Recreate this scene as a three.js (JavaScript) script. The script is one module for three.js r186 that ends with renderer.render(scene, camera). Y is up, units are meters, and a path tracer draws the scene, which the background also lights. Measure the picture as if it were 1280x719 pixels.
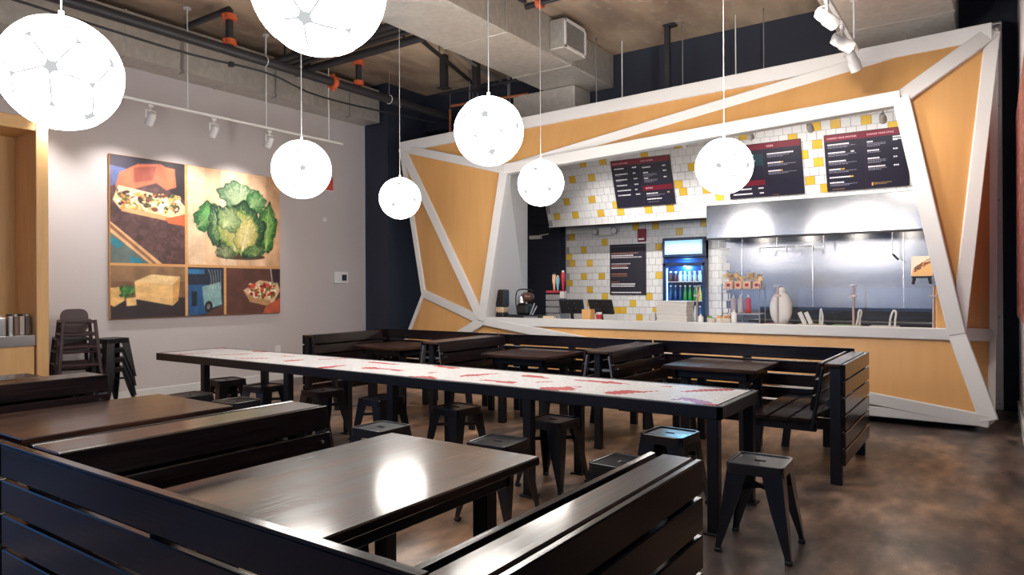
import * as THREE from 'three';
import { mergeGeometries } from 'three/addons/utils/BufferGeometryUtils.js';
import { RectAreaLightUniformsLib } from 'three/addons/lights/RectAreaLightUniformsLib.js';

RectAreaLightUniformsLib.init();
// ---------- camera, sky, exposure ----------
const scene = new THREE.Scene();
const camera = new THREE.PerspectiveCamera(45.35, 1280 / 719, 0.05, 100);
camera.rotation.order = 'YXZ';
camera.position.set(0, 1.4, 0);
camera.rotation.set(0, THREE.MathUtils.degToRad(34.96), THREE.MathUtils.degToRad(-0.286));
scene.background = new THREE.Color().setRGB(0.16, 0.42, 1.0);      // blue dusk outside the shop windows behind the camera
const renderer = new THREE.WebGLRenderer({ antialias: true });
renderer.toneMapping = THREE.LinearToneMapping;
renderer.toneMappingExposure = 1.0;
renderer.shadowMap.enabled = true;

// ---------- light levels ----------
const GLOBE_CD = 7.5, GLOBE_GLOW = 17, TRACK_CD = 7, FRAME_SPOT_CD = 18, COUNTER_SPOT_CD = 4.5;

// ---------- helpers ----------
let seed = 7;
const rnd = () => { seed = (seed * 1664525 + 1013904223) >>> 0; return seed / 4294967296; };
const rr = (a, b) => a + (b - a) * rnd();
const NTH = ['first', 'second', 'third', 'fourth', 'fifth', 'sixth', 'seventh'];
const V = (x, y, z) => new THREE.Vector3(x, y, z);
const taken = {};
const numbered = (n) => { const k = taken[n] = (taken[n] ?? -1) + 1; return k ? `${n}_${String(k).padStart(3, '0')}` : n; };
const shade = (o) => { o.castShadow = o.receiveShadow = true; return o; };
function thing(name, label, category, p = [0, 0, 0], turn = 0, group) {
  const o = new THREE.Group(); o.name = numbered(name); scene.add(o);
  o.position.set(...p); o.rotation.y = turn; o.userData = { label, category };
  if (group) o.userData.group = group;
  return o;
}
function single(name, label, category, geo, mat, p = [0, 0, 0], group) {
  const o = shade(new THREE.Mesh(geo, mat)); o.name = numbered(name); o.position.set(...p); scene.add(o);
  o.userData = { label, category }; if (group) o.userData.group = group;
  return o;
}
function copy(root, p, turn, label, group) {
  const r = root.clone(); r.name = numbered(root.name.replace(/_\d+$/, '')); scene.add(r);
  r.position.set(...p); r.rotation.y = turn; r.userData = { ...root.userData, label: label ?? root.userData.label };
  if (group) r.userData.group = group;
  return r;
}
function struct(name, geo, mat, label, p = [0, 0, 0]) {
  const o = shade(geo ? new THREE.Mesh(geo, mat) : new THREE.Group()); o.name = name; o.position.set(...p); scene.add(o);
  o.userData = { kind: 'structure', label, category: name.split('_')[0] };
  return o;
}
function part(parent, name, geo, mat, p = [0, 0, 0], r, label) {
  const o = shade(new THREE.Mesh(geo, mat)); o.name = name; o.position.set(...p);
  if (r) o.rotation.set(...r);
  if (label) o.userData.label = label;
  parent.add(o); return o;
}
// box-projected uv in metres, u along the grain axis
function uvBox(geo, grain = 0) {
  const g = geo.index ? geo.toNonIndexed() : geo;
  const p = g.attributes.position, n = g.attributes.normal, uv = new Float32Array(p.count * 2);
  for (let i = 0; i < p.count; i += 3) {
    const m = [0, 0, 0];
    for (let k = 0; k < 3; k++) { m[0] += n.getX(i + k); m[1] += n.getY(i + k); m[2] += n.getZ(i + k); }
    const a = m.map(Math.abs), d = a.indexOf(Math.max(...a));
    let [u, v] = [0, 1, 2].filter((k) => k !== d);
    if (v === grain) [u, v] = [v, u];
    for (let k = 0; k < 3; k++) { const q = [p.getX(i + k), p.getY(i + k), p.getZ(i + k)]; uv[2 * (i + k)] = q[u]; uv[2 * (i + k) + 1] = q[v]; }
  }
  g.setAttribute('uv', new THREE.BufferAttribute(uv, 2));
  return g;
}
function fromTris(list, grain = 0) {             // flat shaded soup
  const g = new THREE.BufferGeometry(), a = new Float32Array(list.length * 3);
  list.forEach((v, i) => { a[3 * i] = v.x; a[3 * i + 1] = v.y; a[3 * i + 2] = v.z; });
  g.setAttribute('position', new THREE.BufferAttribute(a, 3)); g.computeVertexNormals();
  return uvBox(g, grain);
}
const cbCache = {};
function cb(w, h, d, c = 0.004, grain = -1) {     // chamfered box, 44 triangles
  if (grain < 0) grain = [w, h, d].indexOf(Math.max(w, h, d));
  const key = [w, h, d, c, grain].map((x) => x.toFixed(4)).join();
  if (cbCache[key]) return cbCache[key];
  const s = [w / 2, h / 2, d / 2]; c = Math.min(c, ...s.map((x) => x * 0.45));
  const P = (sg, ax) => { const q = sg.map((k, i) => k * (i === ax ? s[i] : s[i] - c)); return V(...q); };
  const T = [];
  const tri = (a, b, e) => { const n = b.clone().sub(a).cross(e.clone().sub(a)); n.dot(a.clone().add(b).add(e)) < 0 ? T.push(a, e, b) : T.push(a, b, e); };
  const quad = (a, b, e, f) => { tri(a, b, e); tri(a, e, f); };
  for (let ax = 0; ax < 3; ax++) {
    const [i, j] = [0, 1, 2].filter((k) => k !== ax);
    for (const k of [-1, 1]) {
      const S = (x, y) => { const q = [0, 0, 0]; q[ax] = k; q[i] = x; q[j] = y; return q; };
      quad(P(S(-1, -1), ax), P(S(1, -1), ax), P(S(1, 1), ax), P(S(-1, 1), ax));
    }
    for (const x of [-1, 1]) for (const y of [-1, 1]) {
      const S = (k) => { const q = [0, 0, 0]; q[ax] = k; q[i] = x; q[j] = y; return q; };
      quad(P(S(-1), i), P(S(1), i), P(S(1), j), P(S(-1), j));
    }
  }
  for (const x of [-1, 1]) for (const y of [-1, 1]) for (const z of [-1, 1]) tri(P([x, y, z], 0), P([x, y, z], 1), P([x, y, z], 2));
  return cbCache[key] = fromTris(T, grain);
}
const at = (g, x = 0, y = 0, z = 0, rx = 0, ry = 0, rz = 0) => g.clone().applyMatrix4(new THREE.Matrix4().compose(V(x, y, z), new THREE.Quaternion().setFromEuler(new THREE.Euler(rx, ry, rz)), V(1, 1, 1)));
const join = (...gs) => mergeGeometries(gs.map((g) => { const q = g.index ? g.toNonIndexed() : g.clone(); for (const k of Object.keys(q.attributes)) if (!['position', 'normal', 'uv'].includes(k)) q.deleteAttribute(k); return q; }));
const cyl = (r, h, n = 16, r2 = r) => uvBox(new THREE.CylinderGeometry(r2, r, h, n), 1);
const rod = (a, b, r, n = 10) => {                // cylinder from a to b
  const d = b.clone().sub(a), g = new THREE.CylinderGeometry(r, r, d.length(), n);
  g.applyQuaternion(new THREE.Quaternion().setFromUnitVectors(V(0, 1, 0), d.clone().normalize()));
  const m = a.clone().add(b).multiplyScalar(0.5); g.translate(m.x, m.y, m.z); return uvBox(g, 1);
};
const tube = (pts, r, n = 24, m = 8) => uvBox(new THREE.TubeGeometry(new THREE.CatmullRomCurve3(pts), n, r, m), 0);
const lathe = (pr, n = 20) => uvBox(new THREE.LatheGeometry(pr.map(([x, y]) => new THREE.Vector2(x, y)), n), 1);
// solid convex plate under a polygon in space: front face pts (seen from +normal), thickness t behind it
function plate(pts, t) {
  const n = pts[1].clone().sub(pts[0]).cross(pts[2].clone().sub(pts[0])).normalize();
  const bk = pts.map((p) => p.clone().addScaledVector(n, -t)), T = [];
  for (let i = 1; i + 1 < pts.length; i++) T.push(pts[0], pts[i], pts[i + 1], bk[0], bk[i + 1], bk[i]);
  pts.forEach((p, i) => { const j = (i + 1) % pts.length; T.push(p, bk[i], bk[j], p, bk[j], pts[j]); });
  return fromTris(T, 1);
}
function beamMesh(parent, name, a, b, w, t, nrm, mat) {
  const x = b.clone().sub(a), L = x.length(); x.normalize();
  const z = nrm.clone().addScaledVector(x, -nrm.dot(x)).normalize(), y = z.clone().cross(x);
  const o = part(parent, name, cb(L, w, t, 0.008, 0), mat);
  o.quaternion.setFromRotationMatrix(new THREE.Matrix4().makeBasis(x, y, z));
  o.position.copy(a.clone().add(b).multiplyScalar(0.5));
  return o;
}
// ---------- procedural textures ----------
const hash = (x, y, s) => { let h = Math.imul(x, 374761393) + Math.imul(y, 668265263) + Math.imul(s, 982451653); h = Math.imul(h ^ (h >>> 13), 1274126177); return ((h ^ (h >>> 16)) >>> 0) / 4294967296; };
function vn(x, y, px, py, s) {                    // tileable value noise
  const i = Math.floor(x), j = Math.floor(y), f = x - i, g = y - j, u = f * f * (3 - 2 * f), v = g * g * (3 - 2 * g);
  const h = (a, b) => hash(((a % px) + px) % px, ((b % py) + py) % py, s);
  return (h(i, j) * (1 - u) + h(i + 1, j) * u) * (1 - v) + (h(i, j + 1) * (1 - u) + h(i + 1, j + 1) * u) * v;
}
const fbm = (u, v, fx, fy, o, s) => { let a = 0.5, t = 0, w = 0; for (let k = 0; k < o; k++) { t += a * vn(u * fx, v * fy, fx, fy, s + k); w += a; a *= 0.5; fx *= 2; fy *= 2; } return t / w; };
function tex(w, h, fn, srgb, rep) {
  const d = new Uint8Array(w * h * 4);
  for (let y = 0; y < h; y++) for (let x = 0; x < w; x++) { const c = fn(x / w, y / h), i = 4 * (y * w + x); d[i] = c[0]; d[i + 1] = c[1]; d[i + 2] = c[2]; d[i + 3] = 255; }
  const t = new THREE.DataTexture(d, w, h); t.magFilter = THREE.LinearFilter; t.minFilter = THREE.LinearFilter; t.wrapS = t.wrapT = THREE.RepeatWrapping;
  if (srgb) t.colorSpace = THREE.SRGBColorSpace;
  if (rep) t.repeat.set(...rep);
  t.needsUpdate = true; return t;
}
const mixc = (a, b, t) => a.map((x, i) => Math.max(0, Math.min(255, x + (b[i] - x) * t)));
const G = (f) => { const k = Math.max(0, Math.min(255, 255 * f)); return [k, k, k]; };
const grainF = (u, v, s) => { const w = v + 0.03 * fbm(u, v, 2, 4, 2, s + 9); return 0.55 * fbm(u, w, 3, 28, 3, s) + 0.45 * fbm(u, w, 8, 120, 2, s + 5); };
const grainRepeat = [0.7, 1.1];
const darkGrain = tex(512, 512, (u, v) => mixc([15, 10, 12], [38, 26, 25], (grainF(u, v, 3) - 0.3) * 2.2), true, grainRepeat);
const darkBump = tex(512, 512, (u, v) => G(grainF(u, v, 3)), false, grainRepeat);
const tableGrain = tex(512, 512, (u, v) => mixc([26, 16, 14], [84, 54, 42], (grainF(u, v, 23) - 0.3) * 2.1), true, grainRepeat);
const tableBump = tex(512, 512, (u, v) => G(grainF(u, v, 23)), false, grainRepeat);
const tableRough = tex(512, 512, (u, v) => G(0.22 + 0.3 * grainF(u, v, 23)), false, grainRepeat);
const ply = tex(512, 512, (u, v) => { const a = fbm(u, v, 2, 18, 3, 41), b = fbm(u, v, 6, 90, 2, 47), st = fbm(u * 0, v, 1, 4, 1, 51); return mixc([201, 149, 88], [221, 171, 110], 0.45 * a + 0.15 * b + 0.5 * st - 0.05); }, true, [0.6, 0.6]);
const birch = tex(512, 512, (u, v) => mixc([204, 152, 92], [234, 192, 134], 0.6 * fbm(u, v, 2, 16, 3, 61) + 0.4 * fbm(u, v, 6, 90, 2, 67)), true, [0.6, 0.6]);
const floorMap = tex(1024, 1024, (u, v) => {
  const a = fbm(u, v, 5, 7, 5, 71), b = fbm(u, v, 9, 16, 5, 77), c = fbm(u, v, 110, 130, 2, 81), d = fbm(u, v, 3, 3, 3, 84), e = fbm(u, v, 26, 60, 3, 88);
  let k = mixc([72, 62, 58], [152, 124, 104], (a - 0.28) * 1.9); k = mixc(k, [44, 41, 44], Math.max(0, Math.min(0.6, (b - 0.46) * 2.8))); k = mixc(k, [150, 106, 70], Math.max(0, Math.min(0.3, (d - 0.52) * 1.6)));
  const g = 0.9 + 0.2 * hash(u * 1024 | 0, v * 1024 | 0, 6); k = k.map((x) => x * (0.74 + 0.9 * e) * g); return mixc(k, [176, 156, 138], Math.max(0, (c - 0.68) * 1.3));
}, true, [1 / 5, 1 / 5]);
const floorRough = tex(512, 512, (u, v) => G(0.24 + 0.2 * fbm(u, v, 8, 8, 3, 91)), false, [1 / 4, 1 / 4]);
const concrete = tex(1024, 1024, (u, v) => { const a = fbm(u, v, 4, 9, 5, 101), b = fbm(u, v, 40, 60, 3, 105), c = fbm(u, v, 3, 16, 3, 109); let k = mixc([150, 130, 112], [212, 190, 162], (a - 0.3) * 1.9); k = mixc(k, [112, 98, 88], Math.max(0, (c - 0.55) * 1.8)); return mixc(k, [196, 182, 160], Math.max(0, (b - 0.6) * 1.2)); }, true, [1 / 5, 1 / 5]);
const concreteBump = tex(512, 512, (u, v) => G(fbm(u, v, 10, 16, 5, 113)), false, [1 / 3, 1 / 3]);
const galvMap = tex(512, 512, (u, v) => mixc([178, 175, 170], [206, 202, 195], fbm(u, v, 24, 24, 3, 121)), true, [0.8, 0.8]);
const galvRough = tex(256, 256, (u, v) => G(0.28 + 0.3 * fbm(u, v, 12, 12, 4, 125)), false, [0.8, 0.8]);
const plasterBump = tex(256, 256, (u, v) => G(fbm(u, v, 40, 40, 3, 131)), false, [1, 1]);
const steelWave = tex(256, 256, (u, v) => G(fbm(u, v, 6, 1, 1, 147)), false, [0.5, 0.5]);
const steelWall_ = tex(256, 256, (u, v) => G(fbm(u, v, 5, 1, 1, 149)), false, [0.6, 0.4]);
// ---------- materials ----------
const M = (o) => new THREE.MeshStandardMaterial({ side: THREE.DoubleSide, ...o });
const lin = (r, g, b) => new THREE.Color().setRGB(r, g, b);
const P = (o) => new THREE.MeshPhysicalMaterial(o);
const darkWood = [0, 0.37, 0.71].map((k) => { const a = darkGrain.clone(), b = darkBump.clone(); a.offset.set(k, k * 1.7); b.offset.set(k, k * 1.7); return M({ map: a, bumpMap: b, bumpScale: 0.0006, roughness: 0.2 }); });
const tableWood = P({ map: tableGrain, bumpMap: tableBump, bumpScale: 0.0014, roughnessMap: tableRough, roughness: 1, specularIntensity: 0.35, clearcoat: 0.42, clearcoatRoughness: 0.12 });
const darkSteel = M({ color: lin(0.012, 0.012, 0.016), roughness: 0.36, metalness: 0.2 });
const edgeSteel = M({ color: lin(0.22, 0.22, 0.25), roughness: 0.35, metalness: 0.6 });
const stoolMetal = P({ color: lin(0.014, 0.014, 0.017), roughness: 0.3, metalness: 0.3, clearcoat: 0.6, clearcoatRoughness: 0.16 });
const wallPaint = M({ color: lin(0.52, 0.475, 0.475), roughness: 0.85, bumpMap: plasterBump, bumpScale: 0.0006 });
const navy = M({ color: lin(0.018, 0.023, 0.042), roughness: 0.62, bumpMap: plasterBump, bumpScale: 0.0005 });
const whitePaint = M({ color: lin(0.66, 0.65, 0.645), roughness: 0.5 });
const trimPaint = M({ color: lin(0.66, 0.65, 0.65), roughness: 0.5 });
const plyMats = [0, 0.31, 0.63].map((k) => { const a = ply.clone(); a.offset.set(k, k * 2.3); return M({ map: a, roughness: 0.45 }); });
const birchMat = M({ map: birch, roughness: 0.5 });
const floorMat = M({ map: floorMap, roughnessMap: floorRough, roughness: 1 });
const ceilMat = M({ map: concrete, bumpMap: concreteBump, bumpScale: 0.012, roughness: 0.9 });
const galv = M({ map: galvMap, roughnessMap: galvRough, roughness: 1, metalness: 0.55 });
const blackPipe = M({ color: lin(0.02, 0.02, 0.024), roughness: 0.5 });
const orangePipe = M({ color: lin(0.55, 0.10, 0.03), roughness: 0.5 });
const copper = M({ color: lin(0.45, 0.16, 0.08), roughness: 0.4, metalness: 0.6 });
const whiteMetal = M({ color: lin(0.72, 0.71, 0.70), roughness: 0.4 });
const greyMetal = M({ color: lin(0.35, 0.35, 0.36), roughness: 0.4, metalness: 0.7 });
const steel = M({ color: lin(0.36, 0.36, 0.375), metalness: 1, roughness: 0.17, bumpMap: steelWave, bumpScale: 0.0045 });
const steelWall = M({ color: lin(0.30, 0.30, 0.32), metalness: 1, roughness: 0.24, bumpMap: steelWall_, bumpScale: 0.004 });
const steelPlain = M({ color: lin(0.6, 0.6, 0.61), metalness: 1, roughness: 0.25 });
const tileWhite = [[0.74, 0.735, 0.735], [0.72, 0.715, 0.72], [0.755, 0.75, 0.75]].map((c) => M({ color: lin(...c), roughness: 0.2 }));
const tileYellow = [[0.74, 0.48, 0.06], [0.69, 0.43, 0.05]].map((c) => M({ color: lin(...c), roughness: 0.22 }));
const grout = M({ color: lin(0.36, 0.35, 0.36), roughness: 0.9 });
const glass = P({ color: 0xffffff, transmission: 1, thickness: 0, roughness: 0.02, ior: 1.45 });
const blackPlastic = M({ color: lin(0.012, 0.012, 0.014), roughness: 0.4 });
const glow = (r, g, b, k) => M({ color: lin(0.8, 0.8, 0.8), emissive: lin(r, g, b), emissiveIntensity: k, roughness: 0.6 });
const paint = (r, g, b, rough = 0.5) => M({ color: lin(r, g, b), roughness: rough });
function soften(c, w, h, rad, grain) {             // print softness and grain
  const im = c.getImageData(0, 0, w, h), d = im.data, t = new Float32Array(d.length);
  for (let p = 0; p < 2; p++) for (const [dx, dy] of [[1, 0], [0, 1]]) {
    for (let y = 0; y < h; y++) for (let x = 0; x < w; x++) for (let k = 0; k < 3; k++) { let a = 0, n = 0; for (let q = -rad; q <= rad; q++) { const X = x + q * dx, Y = y + q * dy; if (X >= 0 && Y >= 0 && X < w && Y < h) { a += d[4 * (Y * w + X) + k]; n++; } } t[4 * (y * w + x) + k] = a / n; }
    for (let i = 0; i < d.length; i += 4) for (let k = 0; k < 3; k++) d[i + k] = t[i + k];
  }
  for (let y = 0; y < h; y++) for (let x = 0; x < w; x++) { const i = 4 * (y * w + x), g = 1 + grain * (0.55 * (fbm(x / w, y / h, 9, 9, 3, 5) - 0.5) * 2 + 0.45 * (hash(x, y, 8) - 0.5) * 2); for (let k = 0; k < 3; k++) d[i + k] = Math.max(0, Math.min(255, d[i + k] * g)); }
  c.putImageData(im, 0, 0);
}
function canvasMat(w, h, draw, o = {}) {
  const c = document.createElement('canvas'); c.width = w; c.height = h; draw(c.getContext('2d'), w, h);
  const t = new THREE.CanvasTexture(c); t.colorSpace = THREE.SRGBColorSpace; t.magFilter = THREE.LinearFilter;
  return M({ map: t, roughness: 0.45, ...o });
}
// flat printed face, uv 0..1, facing +z of its own axes
const face = (w, h) => new THREE.PlaneGeometry(w, h);

// ---------- room shell ----------
const CEIL = 4.9, XL = -9, ZB = -11.2, ZF = 2.6, XR = 3.6, PIER = 0.23;
const slab = (w, h, d) => cb(w, h, d, 0.001);
struct('floor', slab(XR - XL + 0.6, 0.2, ZF - ZB + 0.6), floorMat, 'brown mottled polished concrete floor', [(XL + XR) / 2, -0.1, (ZF + ZB) / 2]);
struct('ceiling', slab(XR - XL + 0.6, 0.2, ZF - ZB + 0.6), ceilMat, 'raw concrete ceiling slab', [(XL + XR) / 2, CEIL + 0.1, (ZF + ZB) / 2]);
struct('wall_left', slab(0.2, CEIL, 7.8), wallPaint, 'pale grey painted wall behind the food prints', [XL - 0.1, CEIL / 2, -4.5]);
struct('wall_left_front', join(at(slab(0.2, 0.5, 3.3), 0, 0.25, 0), at(slab(0.2, 0.9, 3.3), 0, CEIL - 0.45, 0), at(slab(0.2, 3.5, 0.3), 0, 2.25, 1.5)), wallPaint, 'pale wall around the side window', [XL - 0.1, 0, 1.05]);
{ const g = struct('window_4', null, null, 'side window at the street end of the pale wall', [XL - 0.1, 2.25, 0.9]); for (const k of [-1, 0, 1]) part(g, 'mullion', cb(0.08, 3.5, 0.06), blackPlastic, [0, 0, k * 1.47]); for (const k of [-1, 1]) { part(g, 'rail', cb(0.08, 0.06, 3.0), blackPlastic, [0, k * 1.72, 0]); part(g, 'pane', new THREE.PlaneGeometry(1.41, 3.38), glass, [0, 0, k * 0.735], [0, Math.PI / 2, 0]); } }
struct('baseboard_left', cb(0.018, 0.11, 8.4 - 3.24, 0.004), trimPaint, 'pale baseboard along the grey wall', [XL + 0.009, 0.055, -(8.4 + 3.24) / 2]);
struct('wall_corner', slab(0.55, CEIL, 1.0), navy, 'navy column at the end of the pale wall', [-8.725, CEIL / 2, -8.9]);
struct('wall_left_kitchen', slab(0.2, CEIL, 1.8), navy, 'navy wall beside the kitchen', [XL - 0.1, CEIL / 2, -10.3]);
struct('wall_back', slab(XR - XL + 0.4, CEIL, 0.2), navy, 'navy wall at the back of the kitchen', [(XL + XR) / 2, CEIL / 2, ZB - 0.1]);
struct('wall_header', slab(8.45 - 0 + 0.06, CEIL - 4.24, 0.12), navy, 'navy wall band above the kitchen opening', [(-8.45 + 0.06) / 2, (CEIL + 4.24) / 2, -9.46]);
struct('wall_back_right', slab(0.23, CEIL, 1.8), navy, 'narrow navy wall strip beside the white post', [0.175, CEIL / 2, -10.3]);
struct('wall_pier', slab(0.2, CEIL, 3.6), wallPaint, 'pale end wall with the red print', [PIER + 0.1, CEIL / 2, -7.6]);
struct('baseboard_pier', cb(0.018, 0.14, 3.4, 0.004), trimPaint, 'pale baseboard under the red print', [PIER - 0.009, 0.07, -7.6]);
struct('wall_return', slab(XR - 0.2, CEIL, 0.2), navy, 'navy wall behind the pier', [(XR + 0.4) / 2 + 0.02, CEIL / 2, -5.9]);
struct('wall_right', slab(0.2, CEIL, ZF + 6), navy, 'navy wall on the street side', [XR + 0.1, CEIL / 2, (ZF - 5.8) / 2]);
{ // shop front behind the camera with three large windows
  const z = ZF + 0.1, W = XR - XL;
  struct('wall_front', join(at(slab(W, 0.5, 0.2), (XL + XR) / 2, 0.25, z), at(slab(W, 1.5, 0.2), (XL + XR) / 2, CEIL - 0.75, z), ...[0, 1, 2, 3].map((k) => at(slab(0.6, 2.9, 0.2), XL + 0.3 + k * (W - 0.6) / 3, 1.95, z))), navy, 'dark shop front wall with window openings');
  for (let k = 0; k < 3; k++) {
    const w = (W - 0.6) / 3 - 0.6, x = XL + 0.6 + w / 2 + k * (W - 0.6) / 3;
    const g = struct(`window_${k + 1}`, null, null, 'shop window behind the seating', [x, 1.95, z]);
    for (const sx of [-1, 0, 1]) part(g, 'mullion', cb(0.06, 2.9, 0.08), blackPlastic, [sx * (w / 2 - 0.03), 0, 0]);
    for (const sy of [-1, 1]) part(g, 'rail', cb(w, 0.06, 0.08), blackPlastic, [0, sy * 1.42, 0]);
    for (const sx of [-1, 1]) part(g, 'pane', new THREE.PlaneGeometry(w / 2 - 0.06, 2.78), glass, [sx * w / 4, 0, 0]);
  }
}
// ---------- faceted counter frame ----------
const OTL = V(-7.95, 3.70, -8.25), OTR = V(0.0, 3.955, -8.5), ITL = V(-5.69, 3.08, -8), ITR = V(-0.76, 3.30, -8), IBR = V(-0.29, 0.92, -8), IBL = V(-6.11, 0.915, -8);
const OLM = V(-7.52, 1.31, -8.3), OBL = V(-8.14, 0.12, -8.3), OBR = V(-0.035, 0.12, -7.86), BLM = V(-7.7, 0.12, -8.1), R2 = V(-0.02, 0.87, -8.8);
const T2 = OTL.clone().lerp(OTR, 0.915);
{
  const f = thing('faceted_portal', 'faceted plywood and white frame around the kitchen counter opening', 'frame');
  const C = V(-3, 2, -12), tris = [[OTL, ITL, T2], [ITL, ITR, T2], [ITR, OTR, T2], [OTL, OLM, IBL], [OTL, IBL, ITL], [OLM, OBL, BLM], [OLM, BLM, IBL], [IBL, BLM, OBR], [IBL, OBR, IBR], [ITR, IBR, OTR], [OTR, IBR, R2], [IBR, OBR, R2]];
  const N = {};
  tris.forEach((t, i) => {
    const n = t[1].clone().sub(t[0]).cross(t[2].clone().sub(t[0]));
    const q = n.z < 0 ? [t[0], t[2], t[1]] : t;
    part(f, 'wood_panel', plate(q, 0.03), plyMats[i % 3]);
  });
  const F = V(0, 0, 1);
  const bm = (a, b, w, t = 0.09, n = F, nm = 'white_beam') => beamMesh(f, nm, a, b, w, t, n, whitePaint);
  bm(OTL, OTR, 0.17, 0.16); bm(OTL, ITL, 0.13); bm(ITL, T2, 0.13); bm(ITL, ITR, 0.15, 0.14); bm(ITR, OTR, 0.15); bm(OTL, OLM, 0.09); bm(OTL, IBL, 0.14);
  bm(OLM, IBL, 0.13); bm(OLM, OBL, 0.06); bm(IBL, BLM, 0.14); bm(IBL, OBR, 0.12); bm(BLM, OBR, 0.1); bm(OBL, BLM, 0.08); bm(ITL, IBL, 0.14, 0.12); bm(ITR, IBR, 0.15, 0.12);
  bm(IBR, OBR, 0.15, 0.1); bm(OTR, IBR, 0.13, 0.09, V(0.25, 0, 1)); bm(OTR, R2, 0.09, 0.08, V(0.3, 0, 1)); bm(IBR, R2, 0.13, 0.08, V(0.5, 0.2, 1)); bm(R2, OBR, 0.07, 0.08, V(0.3, 0, 1));
  bm(IBL, IBR, 0.115, 0.1);
  part(f, 'wall_post', cb(0.11, 4.12, 0.06, 0.006), whitePaint, [0.03, 2.13, -8.98]);
  for (const y of [0.14, 1.06, 2.3, 3.3, 3.9]) part(f, 'bolt', cyl(0.012, 0.012, 8), greyMetal, [0.05, y, -8.948], [Math.PI / 2, 0, 0]);
  bm(OTR, V(0.04, 4.28, -9.34), 0.08, 0.1, V(1, 0, 0), 'return_beam');
  // white reveals of the opening
  part(f, 'reveal_panel', plate([ITL, V(-6.15, 3.39, -9.2), V(-6.17, 0.88, -9.2), IBL], 0.03), whitePaint);
  part(f, 'reveal_panel', plate([ITR, IBR, V(-0.42, 0.9, -9.3), V(-0.62, 3.4, -9.3)], 0.03), plyMats[1]);
  part(f, 'side_panel', plate([OTR, R2, V(0.02, 0.9, -9.34), V(0.04, 4.2, -9.34)], 0.02), whitePaint);
  part(f, 'side_panel', plate([R2, OBR, V(0.02, 0.12, -9.34), V(0.02, 0.9, -9.34)], 0.02), whitePaint);
  part(f, 'toe_kick', cb(7.6, 0.13, 0.2, 0.004), blackPlastic, [-3.95, 0.06, -8.3]);
}
single('service_counter', 'long white counter top inside the faceted frame', 'counter', cb(5.72, 0.05, 0.78, 0.008), whitePaint, [-3.24, 0.905, -8.44]);
{ // service counter body behind the frame
  const b = thing('base_cabinet', 'dark base cabinet under the white counter', 'cabinet', [-3.2, 0, -8.55]);
  part(b, 'body', cb(5.6, 0.87, 0.5, 0.004), darkSteel, [0, 0.44, -0.05]);
  part(b, 'plinth', cb(5.5, 0.08, 0.44, 0.004), blackPlastic, [0, 0.04, -0.05]);
}
// ---------- tiled kitchen walls ----------
const TP = 0.1225;
const tileGeo = cb(TP - 0.0045, TP - 0.0045, 0.012, 0.002);
function tiles(root, x0, x1, y0, y1, yellow, skip, dist) {      // tiles in the root's own plane, facing +z
  const list = [];
  for (let r = 0, y = y0 + TP / 2; y < y1; r++, y += TP) for (let k = Math.floor(x0 / TP) - 1; k * TP < x1 + TP; k++) {
    const x = k * TP + (r % 2 ? 0.001 : TP / 2 + 0.001);
    if (x < x0 + TP / 2 || x > x1 - TP / 2 || skip.some(([a, b, c, d]) => x > a && x < b && y > c && y < d)) continue;
    list.push([x, y, yellow.some(([a, b]) => Math.abs(a - x) < TP * 0.52 && Math.abs(b - y) < TP * 0.52)]);
  }
  list.sort((a, b) => (b[2] - a[2]) || dist(a) - dist(b));
  const rest = [];
  list.forEach(([x, y, c], i) => {
    const m = c ? tileYellow[i % 2] : tileWhite[Math.floor(hash(i, 3, 5) * 3)];
    if (i < 295) part(root, c ? 'yellow_tile' : 'white_tile', tileGeo, m, [x, y, 0.006]);
    else rest.push(at(tileGeo, x, y, 0.006));
  });
  if (rest.length) { const o = part(root, 'white_tiling', mergeGeometries(rest), tileWhite[0]); o.userData.kind = 'stuff'; }
}
const SOF = Math.atan2(0.33, 0.944);
{
  const s = struct('wall_soffit', null, null, 'tilted soffit of white and yellow square tiles above the kitchen', [0, 2.47, -10.385]);
  s.rotation.x = SOF;
  part(s, 'backing', cb(6.2, 1.86, 0.04, 0.002), grout, [-3.35, 0.93, -0.02]);
  part(s, 'soffit_underside', cb(6.2, 0.04, 0.75, 0.002), grout, [-3.35, 0.02, -0.4], [-SOF, 0, 0]);
  part(s, 'edge_trim', cb(6.2, 0.012, 0.03, 0.002), whiteMetal, [-3.35, 0.0, 0.005]);
  const Y = [[-5.59, 1.02], [-5.22, 1.02], [-5.83, 0.8], [-5.46, 0.79], [-6.02, 0.43], [-5.52, 0.42], [-6.25, 0.19], [-5.88, 0.19], [-5.39, 0.19], [-5.11, 0.3], [-5.03, 0.18], [-4.53, 0.18], [-4.17, 0.18], [-3.99, 0.55], [-3.92, 0.42], [-3.75, 0.79], [-4.48, 1.05], [-3.57, 0.43], [-3.38, 0.3], [-3.93, 1.11], [-1.68, 1.21], [-1.39, 1.13], [-1.96, 1.14], [-2.29, 1.05], [-0.99, 1.03], [-2.97, 1.14], [-2.13, 0.78], [-2.09, 0.41], [-1.91, 0.65], [-1.94, 0.29], [-1.91, 0.89]];
  tiles(s, -6.45, -0.3, -0.004, 1.85, Y, [[-4.99, -4.11, 0.33, 0.95], [-3.1, -2.22, 0.33, 0.95], [-1.82, -0.95, 0.33, 0.95], [-3.5, -0.2, -1, 0.1]], ([x, y]) => Math.abs(y - 0.6) * 2 - x * 0.25);
}
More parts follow.
